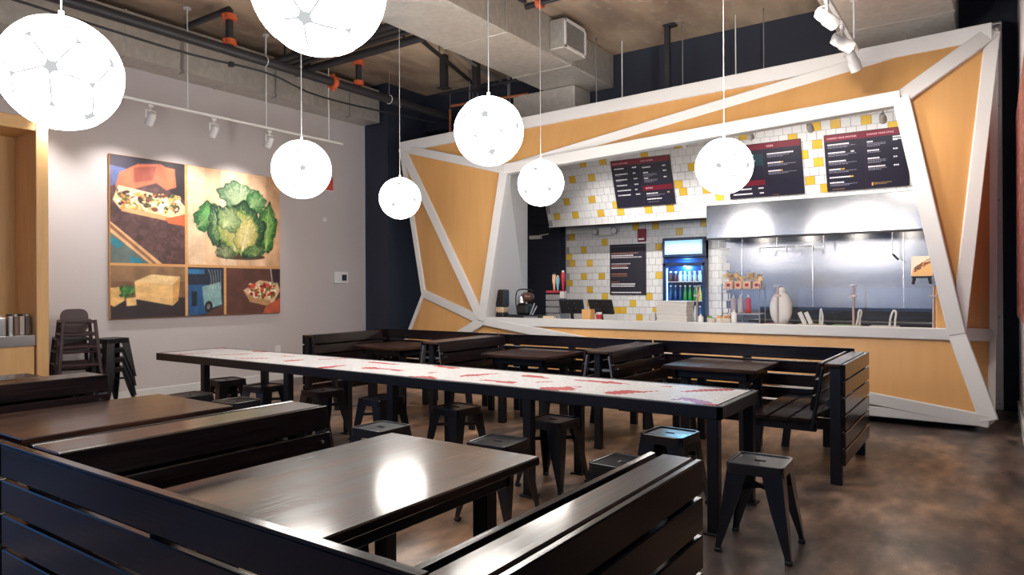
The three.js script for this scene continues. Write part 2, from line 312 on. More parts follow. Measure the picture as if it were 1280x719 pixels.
{
  const s = struct('wall_tiled', null, null, 'kitchen back wall of white and yellow square tiles', [0, 0, -11.17]);
  part(s, 'backing', cb(3.1, 1.75, 0.03, 0.002), grout, [-5.03, 1.675, -0.018]);
  const Y = [[-6.41, 2.35], [-6.14, 2.09], [-6.45, 1.95], [-6.4, 1.83], [-6.01, 1.84], [-6.14, 1.6], [-5.76, 1.59], [-6.45, 1.46], [-5.81, 2.21], [-5.7, 2.21], [-5.2, 2.47], [-4.82, 2.46], [-4.39, 2.34], [-3.95, 2.45], [-4.77, 2.08], [-4.77, 1.59], [-6.01, 1.34], [-5.7, 1.25], [-6.11, 1.09], [-5.26, 1.09], [-5.45, 0.96], [-5.14, 0.88], [-4.94, 1.21], [-4.83, 0.97]];
  tiles(s, -6.58, -3.48, 0.8, 2.52, Y, [[-5.58, -5.0, 1.33, 2.1], [-4.53, -3.9, 0.5, 2.12]], ([x, y]) => Math.abs(y - 1.7));
}
{ // dark door left of the tiles
  const d = struct('door_1', null, null, 'dark blue door beside the tiled wall', [-7.15, 0, -11.16]);
  part(d, 'leaf', cb(0.95, 2.6, 0.05, 0.004), navy, [0, 1.3, 0]);
  part(d, 'door_closer', join(at(cb(0.26, 0.07, 0.06), -0.05, 2.36, 0.06), at(cb(0.2, 0.02, 0.02), 0.16, 2.40, 0.09, 0, 0, 0.1)), whiteMetal);
}
// ---------- menus and boards ----------
const W = '#e9e6ea', DIM = '#8d8a98', RED = '#6d1027', INK = '#1d1a2c';
function board(c, w, h) { c.fillStyle = INK; c.fillRect(0, 0, w, h); }
const txt = (c, s, x, y, px, col, b = true) => { c.fillStyle = col; c.font = `${b ? 'bold ' : ''}${px}px sans-serif`; c.fillText(s, x, y); };
const lines = (c, x, y, w, n, col = DIM) => { c.fillStyle = col; for (let k = 0; k < n; k++) { let q = x; const end = x + w * (k === n - 1 ? 0.7 : 1); while (q < end) { const l = 8 + hash(q | 0, y + k, 3) * 22; c.fillRect(q, y + k * 13, Math.min(l, end - q), 6); q += l + 5; } } };
const bits = (c, x, y, w, col = W) => { c.fillStyle = col; let q = x; while (q < x + w) { const l = 7 + hash(q | 0, y | 0, 9) * 9; c.fillRect(q, y - 15, l, 15); q += l + 3; } };
const menu1 = (c, w, h) => {
  board(c, w, h); c.fillStyle = RED; c.fillRect(0, 0, w, 66); c.fillRect(w * 0.5, 345, w * 0.5, 60);
  txt(c, 'BUILD YOUR OWN', 26, 46, 24, '#d9a9b2'); txt(c, 'DAILY DRINKS', 400, 46, 24, '#d9a9b2'); txt(c, 'EXTRAS', 420, 384, 26, '#e9b9c0');
  c.fillStyle = '#5b2a3c'; c.fillRect(0, 66, w, 3); c.fillRect(w * 0.49, 70, 2, h - 70);
  [110, 180, 250, 320, 385, 445].forEach((y, k) => { bits(c, 40, y, 130 + (k * 37) % 50); if (k === 1 || k === 2) lines(c, 40, y + 8, 110, 1); bits(c, 280, y, k === 1 || k === 4 ? 28 : 52); });
  bits(c, 410, 125, 110); bits(c, 415, 190, 50); lines(c, 415, 200, 170, 3); bits(c, 415, 260, 50); lines(c, 415, 270, 170, 3); [125, 185, 262].forEach((y) => bits(c, 670, y, 34));
  bits(c, 420, 450, 150); lines(c, 420, 460, 240, 2); bits(c, 690, 450, 26, '#d8c060'); bits(c, 420, 520, 190); lines(c, 430, 545, 200, 1);
};
const menu2 = (c, w, h) => {
  board(c, w, h); c.fillStyle = RED; c.fillRect(0, 0, w, 62); c.fillRect(0, 400, w * 0.5, 58); c.fillStyle = '#15353f'; c.fillRect(w * 0.33, 110, w * 0.17, 130);
  txt(c, 'SIDES', 430, 44, 26, '#e9b9c0'); bits(c, 90, 44, 100, '#c08090');
  c.fillStyle = '#5b2a3c'; c.fillRect(0, 62, w, 3); c.fillRect(w * 0.5, 66, 2, h);
  bits(c, 430, 130, 260); lines(c, 430, 140, 220, 2); bits(c, 430, 230, 120); bits(c, 560, 230, 18, '#d8a840'); lines(c, 430, 240, 280, 2); bits(c, 430, 320, 110); bits(c, 550, 320, 18, '#d8a840'); lines(c, 430, 330, 280, 2);
  bits(c, 230, 130, 60); bits(c, 240, 190, 50); bits(c, 40, 500, 190); bits(c, 310, 500, 50); bits(c, 40, 555, 200); bits(c, 320, 555, 40); lines(c, 460, 575, 90, 1, '#a07040');
};
const menu3 = (c, w, h) => {
  board(c, w, h); c.fillStyle = RED; c.fillRect(0, 0, w, 66);
  txt(c, 'CHOOSE YOUR PROTEIN', 26, 46, 25, '#e3a6b0'); txt(c, 'CHOOSE YOUR STYLE', 405, 46, 25, '#e3a6b0');
  c.fillStyle = '#5b2a3c'; c.fillRect(0, 66, w, 3); c.fillRect(w * 0.49, 70, 2, h);
  [[110, 200, 0], [195, 160, 0], [285, 155, 0], [370, 110, 1], [455, 190, 1], [510, 140, 0]].forEach(([y, l, s]) => { bits(c, 30, y, l); if (s) bits(c, 40 + l, y, 18, '#d8a840'); if (y !== 455) lines(c, 30, y + 9, 270, 2); });
  bits(c, 250, 195, 34); lines(c, 50, 570, 170, 1, '#a07040');
  [[120, 40, 3], [210, 100, 1], [290, 95, 3], [375, 150, 2]].forEach(([y, l, n]) => { bits(c, 405, y, l); lines(c, 405, y + 9, 170, n); bits(c, 640, y + 4, 34); }); bits(c, 640, 95, 100); bits(c, 640, 118, 100);
  c.fillStyle = '#c89a48'; c.fillRect(430, 530, 16, 34); lines(c, 455, 535, 160, 2, '#b08a48');
};
function menuBoard(name, label, draw, x, w) {
  const b = thing(name, label, 'menu board'); b.position.set(x, 2.47 + 0.64 * 0.944 - 0.033 * 0.33, -10.385 + 0.64 * 0.33 + 0.033 * 0.944); b.rotation.x = SOF;
  part(b, 'panel', cb(w, 0.77, 0.03, 0.003), blackPlastic);
  part(b, 'printed_face', face(w - 0.006, 0.764), canvasMat(768, 592, draw, { roughness: 0.4 }), [0, 0, 0.0165]);
  return b;
}
menuBoard('menu_board', 'dark menu board with a lower red band on its right column', menu1, -4.555, 1.0);
menuBoard('menu_board', 'dark menu board headed sides, partly behind a globe lamp', menu2, -2.68, 1.04);
menuBoard('menu_board', 'dark menu board headed choose your protein and choose your style', menu3, -1.375, 0.98);
{
  const b = thing('chalk_board', 'upright black notice board on the tiled wall', 'board', [-5.29, 1.71, -11.14]);
  part(b, 'panel', cb(0.69, 0.89, 0.03, 0.003), blackPlastic);
  part(b, 'printed_face', face(0.68, 0.88), canvasMat(480, 640, (c, w, h) => {
    c.fillStyle = '#1f1b2a'; c.fillRect(0, 0, w, h); c.fillStyle = '#57505c'; c.fillRect(10, 24, w - 20, 6);
    [[120, 360, '#9a6b5c'], [148, 300, W], [172, 410, '#c8c2c8'], [255, 260, '#b8b0b8'], [282, 210, '#b06a55'], [308, 230, W], [385, 210, '#a87055'], [412, 215, '#8c5a4a'], [488, 110, '#8c5a4a'], [516, 320, W], [542, 300, W], [624, 400, W]].forEach(([y, l, k]) => bits(c, 20, y, l, k));
  }, { roughness: 0.6 }), [0, 0, 0.0165]);
}
// ---------- drinks fridge ----------
{
  const f = thing('drinks_fridge', 'dark blue glass-door drinks fridge with a lit sign on top', 'fridge', [-4.215, 0, -11.1]);
  const blue = paint(0.006, 0.02, 0.07, 0.35), w = 0.735, h = 2.22, d = 0.14;
  part(f, 'cabinet', join(at(cb(0.04, h, d), -w / 2 + 0.02, h / 2, 0), at(cb(0.04, h, d), w / 2 - 0.02, h / 2, 0), at(cb(w, h, 0.03), 0, h / 2, -d / 2 + 0.015), at(cb(w, 0.12, d), 0, 0.06, 0), at(cb(w, 0.36, d - 0.02), 0, h - 0.18, -0.01)), blue);
  const hd = part(f, 'sign_header', cb(w, 0.33, 0.06, 0.012), blue, [0, h - 0.165, d / 2 + 0.01]);
  part(hd, 'sign_face', face(w - 0.09, 0.23), canvasMat(512, 190, (c, W2, H2) => {
    c.fillStyle = '#a9e2ff'; c.fillRect(0, 0, W2, H2); c.fillStyle = '#cdf0ff'; c.fillRect(24, 20, W2 - 48, H2 - 60);
    c.fillStyle = '#9fc0cc'; c.font = 'bold 88px sans-serif'; c.fillText('Ta..orewil', 40, 112); c.fillRect(230, 140, 220, 8);
  }, { emissive: lin(0.42, 0.78, 1), emissiveIntensity: 0.6, roughness: 0.5 }), [0, 0, 0.031]);
  const door = part(f, 'door', join(at(cb(0.05, 1.66, 0.05), -w / 2 + 0.03, 0.96, 0), at(cb(0.05, 1.66, 0.05), w / 2 - 0.03, 0.96, 0), at(cb(w - 0.02, 0.06, 0.05), 0, 1.77, 0), at(cb(w - 0.02, 0.06, 0.05), 0, 0.16, 0)), blue, [0, 0, d / 2 + 0.01]);
  part(door, 'door_glass', new THREE.PlaneGeometry(w - 0.12, 1.55), glass, [0, 0.965, 0.01]);
  part(door, 'handle', cb(0.02, 0.4, 0.03), blackPlastic, [w / 2 - 0.03, 1.1, 0.04]);
  for (const sx of [-1, 1]) part(f, 'light_tube', cyl(0.012, 1.5, 8), glow(0.1, 0.5, 1, 6), [sx * (w / 2 - 0.06), 0.96, d / 2 - 0.02]);
  const l = new THREE.PointLight(lin(0.12, 0.5, 1), 3.2, 0, 2); l.position.set(0, 1.74, d / 2 - 0.03); l.castShadow = true; l.shadow.radius = 2; f.add(l);
  const l2 = new THREE.RectAreaLight(lin(0.35, 0.72, 1), 7, w - 0.1, 0.22); l2.position.set(0, h - 0.165, d / 2 + 0.05); l2.rotation.y = Math.PI; f.add(l2);
  for (const y of [0.45, 0.82, 1.16, 1.48]) part(f, 'shelf', cb(w - 0.1, 0.012, d - 0.04, 0.002), whiteMetal, [0, y, 0.0]);
  const shapes = { jar: lathe([[0, 0], [0.03, 0], [0.033, 0.01], [0.033, 0.1], [0.02, 0.13], [0.02, 0.155], [0, 0.155]], 12), bottle: lathe([[0, 0], [0.03, 0], [0.032, 0.01], [0.032, 0.12], [0.012, 0.19], [0.012, 0.24], [0, 0.24]], 12) };
  const cols = { brown: paint(0.08, 0.03, 0.02, 0.25), pale: paint(0.5, 0.6, 0.62, 0.3), navyb: paint(0.01, 0.06, 0.2, 0.2), green: paint(0.02, 0.25, 0.06, 0.2), lime: paint(0.2, 0.4, 0.1, 0.2), yellow: paint(0.6, 0.4, 0.05, 0.25) };
  const rows = [[1.486, 'jar', ['brown', 'brown', 'pale', 'pale', 'pale', 'pale', 'pale']], [1.166, 'bottle', ['navyb', 'navyb', 'navyb', 'green', 'green', 'green', 'yellow']], [0.826, 'bottle', ['navyb', 'pale', 'navyb', 'pale', 'navyb', 'pale', 'navyb']]];
  for (const [y, s, cs] of rows) cs.forEach((k, i) => {
    const o = thing(s === 'jar' ? 'drink_jar' : 'drink_bottle', `${{ brown: 'brown', pale: 'pale', navyb: 'dark blue', green: 'green', yellow: 'yellow' }[k]} ${s === 'jar' ? 'jar' : 'bottle'} on the ${y > 1.4 ? 'top' : y > 1 ? 'second' : 'third'} shelf of the drinks fridge, ${NTH[i]} from the hinge side`, s, [-4.215 - 0.252 + i * 0.084, y, -11.075], 0, 'drinks in the blue fridge');
    part(o, 'body', shapes[s], cols[k]); part(o, 'cap', cyl(s === 'jar' ? 0.022 : 0.014, 0.02, 10), whiteMetal, [0, s === 'jar' ? 0.162 : 0.245, 0]);
  });
}
// ---------- extractor hood and steel wall ----------
{
  const h = thing('extractor_hood', 'long brushed steel extractor hood below the menu boards', 'hood', [-2.05, 2.12, -10.2]);
  part(h, 'front_panel', cb(2.98, 0.5, 0.03, 0.006), steel, [0, 0.25, 0]);
  part(h, 'top_ledge', cb(2.98, 0.04, 0.9, 0.004), whiteMetal, [0, 0.5, -0.44]);
  part(h, 'bottom_lip', cb(2.98, 0.025, 0.06, 0.004), darkSteel, [0, -0.01, 0]);
  for (const s of [-1, 1]) part(h, 'side_panel', cb(0.02, 0.5, 0.93, 0.003), steelPlain, [s * 1.48, 0.25, -0.47]);
  for (let k = 0; k < 5; k++) part(h, 'filter', cb(0.54, 0.02, 0.6, 0.004), darkSteel, [-1.16 + k * 0.58, 0.16, -0.5], [0.3, 0, 0]);
  for (let k = 0; k < 4; k++) { const b = part(h, 'light_bulb', new THREE.SphereGeometry(0.04, 12, 8), glow(1, 0.9, 0.75, 8), [-1.05 + k * 0.7, 0.05, -0.4]); const l = new THREE.PointLight(lin(1, 0.9, 0.76), 0.28, 0, 2); l.castShadow = true; l.shadow.radius = 2; b.add(l); }
  const xs = [-3.69, -3.3, -2.24, -1.04, -0.3];
  const w = struct('wall_steel', null, null, 'brushed steel wall panels behind the cooking line', [0, 0, -11.17]);
  for (let k = 0; k < 4; k++) { part(w, 'steel_panel', cb(xs[k + 1] - xs[k] - 0.006, 1.75, 0.02, 0.004, 1), steelWall, [(xs[k] + xs[k + 1]) / 2, 1.675, 0]); }
  for (const x of [-3.3, -2.24, -1.04]) part(w, 'seam_strip', cb(0.02, 1.75, 0.01, 0.002), steelPlain, [x, 1.675, 0.014]);
}
{ // suppression pipes under the hood
  const p = thing('fire_suppression_pipe', 'thin chrome pipework with nozzles under the hood', 'pipe', [0, 0, -10.7]);
  part(p, 'pipe_run', join(rod(V(-2.9, 1.98, 0), V(-2.15, 1.98, 0), 0.008), rod(V(-2.65, 1.98, 0), V(-2.65, 2.6, 0), 0.008), rod(V(-2.0, 2.02, 0), V(-2.0, 2.6, 0), 0.008), rod(V(-1.13, 1.82, 0), V(-1.13, 2.6, 0), 0.008)), steelPlain);
  for (const [x, y] of [[-2.9, 1.94], [-2.52, 1.94], [-2.15, 1.94], [-2.0, 1.99]]) part(p, 'nozzle', cyl(0.014, 0.07, 8), steelPlain, [x, y, 0]);
  part(p, 'nozzle', cyl(0.014, 0.1, 8), blackPlastic, [-1.09, 1.79, 0], [0, 0, 0.7]);
}
{ // cooking line along the steel wall
  const g = thing('griddle_line', 'low dark griddle range against the steel wall', 'griddle', [-1.75, 0, -10.6]);
  part(g, 'body', cb(2.5, 0.86, 0.85, 0.01), steelPlain, [0, 0.43, -0.05]);
  part(g, 'plate', cb(2.4, 0.05, 0.75, 0.006), darkSteel, [0, 0.885, -0.05]);
  part(g, 'splash_rail', cb(2.5, 0.18, 0.03, 0.004), darkSteel, [0, 0.99, -0.46]);
  for (let k = 0; k < 8; k++) part(g, 'knob', cyl(0.025, 0.03, 10), blackPlastic, [-1.05 + k * 0.3, 0.78, 0.39], [Math.PI / 2, 0, 0]);
  const t = thing('prep_table', 'steel prep table behind the glass guard', 'table', [-1.75, 0, -9.1]);
  part(t, 'top', cb(2.6, 0.04, 0.5, 0.006), steelPlain, [0, 0.88, 0]);
  for (const x of [-1.2, 1.2]) for (const z of [-0.2, 0.2]) part(t, 'leg', cb(0.04, 0.86, 0.04, 0.004), steelPlain, [x, 0.43, z]);
  const bins = [-0.9, -0.5, -0.1, 0.3, 0.7];
  bins.forEach((x, i) => { const b = thing('food_pan', `steel food pan of ${['blue-black beans', 'red salsa', 'yellow corn', 'green peppers', 'pale rice'][i]} sunk in the prep table`, 'pan', [-1.75 + x, 0.9, -9.08], 0, 'food pans behind the guard'); part(b, 'rim', cb(0.36, 0.012, 0.36, 0.004), steelPlain, [0, 0.006, 0]); part(b, 'contents', cb(0.3, 0.02, 0.3, 0.008), [paint(0.1, 0.12, 0.3), paint(0.35, 0.06, 0.04), paint(0.4, 0.3, 0.1), paint(0.12, 0.25, 0.05), paint(0.5, 0.45, 0.35)][i], [0, 0.02, 0]); });
  const tong = (x, z, r, lb) => { const o = thing('serving_tongs', lb, 'tongs', [x, 0.93, z], r); const loop = new THREE.CatmullRomCurve3([V(0, 0, 0.02), V(0.02, 0.1, 0.02), V(0.03, 0.17, 0), V(0.05, 0.19, -0.01), V(0.06, 0.16, -0.02), V(0.045, 0.08, -0.02), V(0.04, 0, -0.02)]); part(o, 'tong_arms', uvBox(new THREE.TubeGeometry(loop, 24, 0.012, 6)), whiteMetal); };
  tong(-1.32, -8.92, 0.3, 'white tongs standing upright in a food pan'); tong(-0.96, -8.95, -0.9, 'white tongs leaning toward the end of the guard'); tong(-1.72, -8.98, 1.4, 'white tongs lying beside the folded cloth');
}
// ---------- glass sneeze guard ----------
{
  const g = thing('sneeze_guard', 'glass sneeze guard on slim copper posts along the counter', 'glass guard', [0, 0.93, -8.55]);
  const post = M({ color: lin(0.6, 0.48, 0.43), metalness: 0.8, roughness: 0.3 });
  const xs = [-3.1, -2.11, -1.29, -0.52];
  for (const x of xs) { const p = part(g, 'post', cyl(0.014, 0.47, 12), post, [x, 0.235, 0]); part(p, 'flange', cyl(0.035, 0.015, 12), post, [0, -0.228, 0]); part(p, 'clamp', cb(0.07, 0.025, 0.04, 0.004), post, [0, 0.12, 0]); part(p, 'cap', cb(0.08, 0.02, 0.05, 0.004), steelPlain, [0, 0.24, 0]); }
  for (let k = 0; k < 3; k++) part(g, 'glass_pane', cb(xs[k + 1] - xs[k] - 0.04, 0.4, 0.008, 0.001), glass, [(xs[k] + xs[k + 1]) / 2, 0.25, 0.01]);
  part(g, 'top_shelf_pane', cb(2.58, 0.008, 0.26, 0.001), glass, [-1.81, 0.476, -0.06]);
}
{ // plywood end piece inside the opening
  const e = thing('plywood_screen', 'plywood end panel beside the last glass post', 'panel', [-0.42, 0.93, -8.75]);
  part(e, 'board', cb(0.17, 0.46, 0.02, 0.003, 1), birchMat, [0, 0.23, 0]);
  part(e, 'return_board', cb(0.02, 0.46, 0.3, 0.003, 1), birchMat, [-0.085, 0.23, -0.15]);
}
// framed food picture on a small stand, on top of the guard
{
  const p = thing('picture_stand', 'small food photo on a black stand above the glass guard', 'picture', [-0.63, 1.414, -8.6]);
  for (const s of [-1, 1]) part(p, 'stand_leg', cb(0.025, 0.075, 0.1, 0.004), blackPlastic, [s * 0.075, 0.035, 0], [0, 0, s * 0.25]);
  part(p, 'stand_bar', cb(0.19, 0.02, 0.05, 0.003), blackPlastic, [0, 0.075, 0]);
  part(p, 'card', cb(0.2, 0.22, 0.012, 0.002), whitePaint, [0, 0.195, -0.01], [-0.12, 0, 0]);
  part(p, 'printed_face', face(0.194, 0.214), canvasMat(256, 280, (c, w, h) => {
    c.fillStyle = '#e9dcc8'; c.fillRect(0, 0, w, h); c.fillStyle = '#e0b070'; c.beginPath(); c.moveTo(0, h); c.lineTo(w, h); c.lineTo(w, 40); c.lineTo(20, 180); c.fill();
    const col = ['#7a2c1c', '#a8452a', '#d8b890', '#5c2015', '#c87838', '#4c5a22'];
    for (let k = 0; k < 120; k++) { const t = hash(k, 1, 2), a = hash(k, 3, 4) - 0.5; c.fillStyle = col[k % 6]; c.beginPath(); c.ellipse(40 + t * 190, 190 - t * 130 + a * 60, 8 + 9 * hash(k, 5, 6), 6 + 6 * hash(k, 7, 8), k, 0, 7); c.fill(); }
  }), [0, 0.195, -0.0035], [-0.12, 0, 0]);
}
// ---------- things on the counter ----------
{
  let o = thing('counter_dispenser', 'tall dark dispenser at the left end of the counter', 'dispenser', [-5.98, 0.93, -8.3]);
  part(o, 'base', cb(0.15, 0.1, 0.16, 0.02), blackPlastic, [0, 0.05, 0]); part(o, 'drawer_front', cb(0.14, 0.08, 0.14, 0.012), paint(0.6, 0.42, 0.28), [0, 0.14, 0.005]); part(o, 'head', cb(0.17, 0.26, 0.15, 0.02), blackPlastic, [0, 0.31, 0]);
  o = thing('coffee_machine', 'black and chrome coffee machine on the counter', 'coffee machine', [-5.6, 0.93, -8.4]);
  part(o, 'tray', cb(0.6, 0.07, 0.3, 0.012), blackPlastic, [0.02, 0.035, 0]); part(o, 'tray_front', cb(0.24, 0.04, 0.01, 0.002), greyMetal, [0.16, 0.035, 0.152]);
  part(o, 'body', cb(0.2, 0.16, 0.2, 0.03), blackPlastic, [-0.06, 0.15, -0.02]); part(o, 'hopper', uvBox(new THREE.SphereGeometry(0.1, 16, 10).scale(1.1, 0.75, 1)), paint(0.1, 0.05, 0.04, 0.2), [0.0, 0.33, 0]);
  part(o, 'jug', lathe([[0, 0], [0.055, 0], [0.06, 0.02], [0.045, 0.1], [0.05, 0.12], [0, 0.12]], 14), steelPlain, [-0.06, 0.23, 0.06]);
  part(o, 'bent_arm', tube([V(-0.15, 0.06, 0.02), V(-0.19, 0.25, 0.02), V(-0.16, 0.42, 0.02), V(0.02, 0.44, 0.02), V(0.12, 0.42, 0.02)], 0.009), blackPlastic);
  part(o, 'levers', join(rod(V(0.08, 0.06, 0.05), V(0.14, 0.24, 0.02), 0.012), rod(V(0.12, 0.06, 0.06), V(0.18, 0.2, 0.02), 0.012)), greyMetal);
  o = thing('drawer_tower', 'grey stack of drawers with a red tray of taps on top', 'drawer stack', [-5.2, 0.93, -8.55]);
  for (let k = 0; k < 4; k++) part(o, 'drawer', cb(0.24, 0.085, 0.2, 0.01), [greyMetal, blackPlastic][0], [0, 0.05 + k * 0.092, 0]);
  part(o, 'red_tray', cb(0.23, 0.035, 0.2, 0.008), paint(0.4, 0.03, 0.05), [0, 0.405, 0]);
  part(o, 'side_box', cb(0.07, 0.1, 0.08, 0.006), paint(0.55, 0.5, 0.48), [0.15, 0.36, 0.05]);
  const tap = (x, col, lb, h, cap) => { const t = thing('tap_handle', lb, 'tap handle', [-5.2 + x, 1.354, -8.55]); part(t, 'handle', lathe([[0, 0], [0.012, 0], [0.018, 0.08], [0.03, h * 0.6], [0.026, h * 0.95], [0, h]], 12), col); part(t, 'finial', new THREE.SphereGeometry(0.022, 10, 8), cap, [0, h, 0]); };
  tap(-0.03, paint(0.72, 0.42, 0.22), 'tan tap handle on the red tray', 0.24, blackPlastic); tap(0.03, paint(0.2, 0.45, 0.6), 'light blue tap handle between tan and red ones', 0.2, paint(0.5, 0.35, 0.2)); tap(0.12, paint(0.5, 0.02, 0.04), 'red tap handle with a white top', 0.27, whitePaint);
  const pos = (x, w, lb, r) => { const t = thing('order_screen', lb, 'monitor', [x, 0.93, -8.42], r); part(t, 'foot', cb(0.14, 0.02, 0.14, 0.006), blackPlastic, [0, 0.01, 0]); part(t, 'neck', cb(0.04, 0.16, 0.04, 0.006), blackPlastic, [0, 0.09, 0], [0.25, 0, 0]); part(t, 'case', cb(w, 0.21, 0.03, 0.006), blackPlastic, [0, 0.2, 0.0], [0.35, 0, 0]); for (const [a, b] of [[-0.05, 0.05], [0.05, 0.05], [-0.05, -0.03], [0.05, -0.03]]) part(t, 'screw', cyl(0.005, 0.006, 6), greyMetal, [a, 0.2 + b * 0.94, 0.015 + b * 0.34], [Math.PI / 2 + 0.35, 0, 0]); };
  pos(-4.86, 0.36, 'back of a black till screen by the drawer stack', 0.12); pos(-4.4, 0.38, 'back of a black till screen behind the wooden box', -0.1);
  o = thing('receipt_tray', 'flat dark tray with a cream block beside the till', 'tray', [-5.02, 0.93, -8.2]); part(o, 'tray', cb(0.34, 0.03, 0.2, 0.006), blackPlastic, [0.04, 0.015, 0]); part(o, 'block', cb(0.17, 0.05, 0.08, 0.006), paint(0.75, 0.6, 0.42), [-0.04, 0.045, 0.06]);
  o = thing('wooden_box', 'orange wooden box between the till screens', 'box', [-4.49, 0.93, -8.22]); for (const s of [-1, 1]) { part(o, 'side', cb(0.13, 0.17, 0.012, 0.003, 1), plyMats[0], [0, 0.085, s * 0.06]); part(o, 'end', cb(0.012, 0.17, 0.108, 0.003, 1), plyMats[0], [s * 0.059, 0.085, 0]); } part(o, 'bottom', cb(0.118, 0.012, 0.108, 0.003), plyMats[0], [0, 0.006, 0]);
  o = thing('paper_cup', 'small red and white cup behind the wooden box', 'cup', [-4.37, 0.93, -8.3]); part(o, 'cup_body', lathe([[0, 0], [0.03, 0], [0.042, 0.13], [0.039, 0.13], [0.028, 0.006], [0, 0.006]], 16), whitePaint); part(o, 'band', lathe([[0.0345, 0.04], [0.0405, 0.1], [0.0415, 0.1], [0.0355, 0.04]], 16), paint(0.45, 0.02, 0.03));
  for (let k = 0; k < 6; k++) { const t = thing('takeout_box', `grey cardboard takeout box, ${['lowest', 'second', 'third', 'fourth', 'fifth', 'topmost'][k]} of the neat pile below the fridge`, 'box', [-3.34 + rr(-0.006, 0.006), 0.93 + k * 0.048, -8.42], rr(-0.02, 0.02), 'pile of takeout boxes'); part(t, 'base', cb(0.4, 0.028, 0.26, 0.004), paint(0.55, 0.52, 0.5), [0, 0.014, 0]); part(t, 'lid', cb(0.41, 0.018, 0.27, 0.004), paint(0.62, 0.59, 0.57), [0, 0.038, 0]); }
  o = thing('napkin_holder', 'small pale box beside the takeout boxes', 'box', [-3.62, 0.93, -8.4]); part(o, 'body', cb(0.08, 0.12, 0.1, 0.008), paint(0.5, 0.46, 0.45), [0, 0.06, 0]); part(o, 'napkins', cb(0.06, 0.02, 0.08, 0.004), whitePaint, [0, 0.128, 0]);
  // bottles and tubs by the rack
  const sq = (x, z, c, lb, h = 0.19) => { const t = thing('squeeze_bottle', lb, 'bottle', [x, 0.93, z]); part(t, 'body', lathe([[0, 0], [0.032, 0], [0.034, 0.01], [0.034, h * 0.72], [0.014, h * 0.84], [0, h * 0.84]], 14), c); part(t, 'nozzle', lathe([[0.014, h * 0.84], [0.005, h], [0, h]], 10), whitePaint); };
  sq(-2.6, -8.45, whitePaint, 'white squeeze bottle in front of the wire rack'); sq(-2.98, -8.35, whitePaint, 'slim white bottle by the first glass post', 0.13);
  const tub = (x, c, lb) => { const t = thing('snack_tub', lb, 'tub', [x, 0.93, -8.42]); part(t, 'tub_body', lathe([[0, 0], [0.05, 0], [0.055, 0.08], [0.05, 0.08], [0.046, 0.006], [0, 0.006]], 14), M({ color: lin(0.6, 0.55, 0.48), roughness: 0.3 })); for (let k = 0; k < 6; k++) part(t, 'piece', uvBox(new THREE.IcosahedronGeometry(0.022, 0)), c, [rr(-0.03, 0.03), rr(0.06, 0.1), rr(-0.03, 0.03)], [rr(0, 3), rr(0, 3), 0]); };
  tub(-2.87, paint(0.12, 0.3, 0.06), 'tub of green limes on the counter'); tub(-2.76, paint(0.7, 0.4, 0.16), 'tub of tan snacks on the counter'); tub(-2.68, paint(0.62, 0.3, 0.12), 'tub of orange snacks beside the white bottle');
}
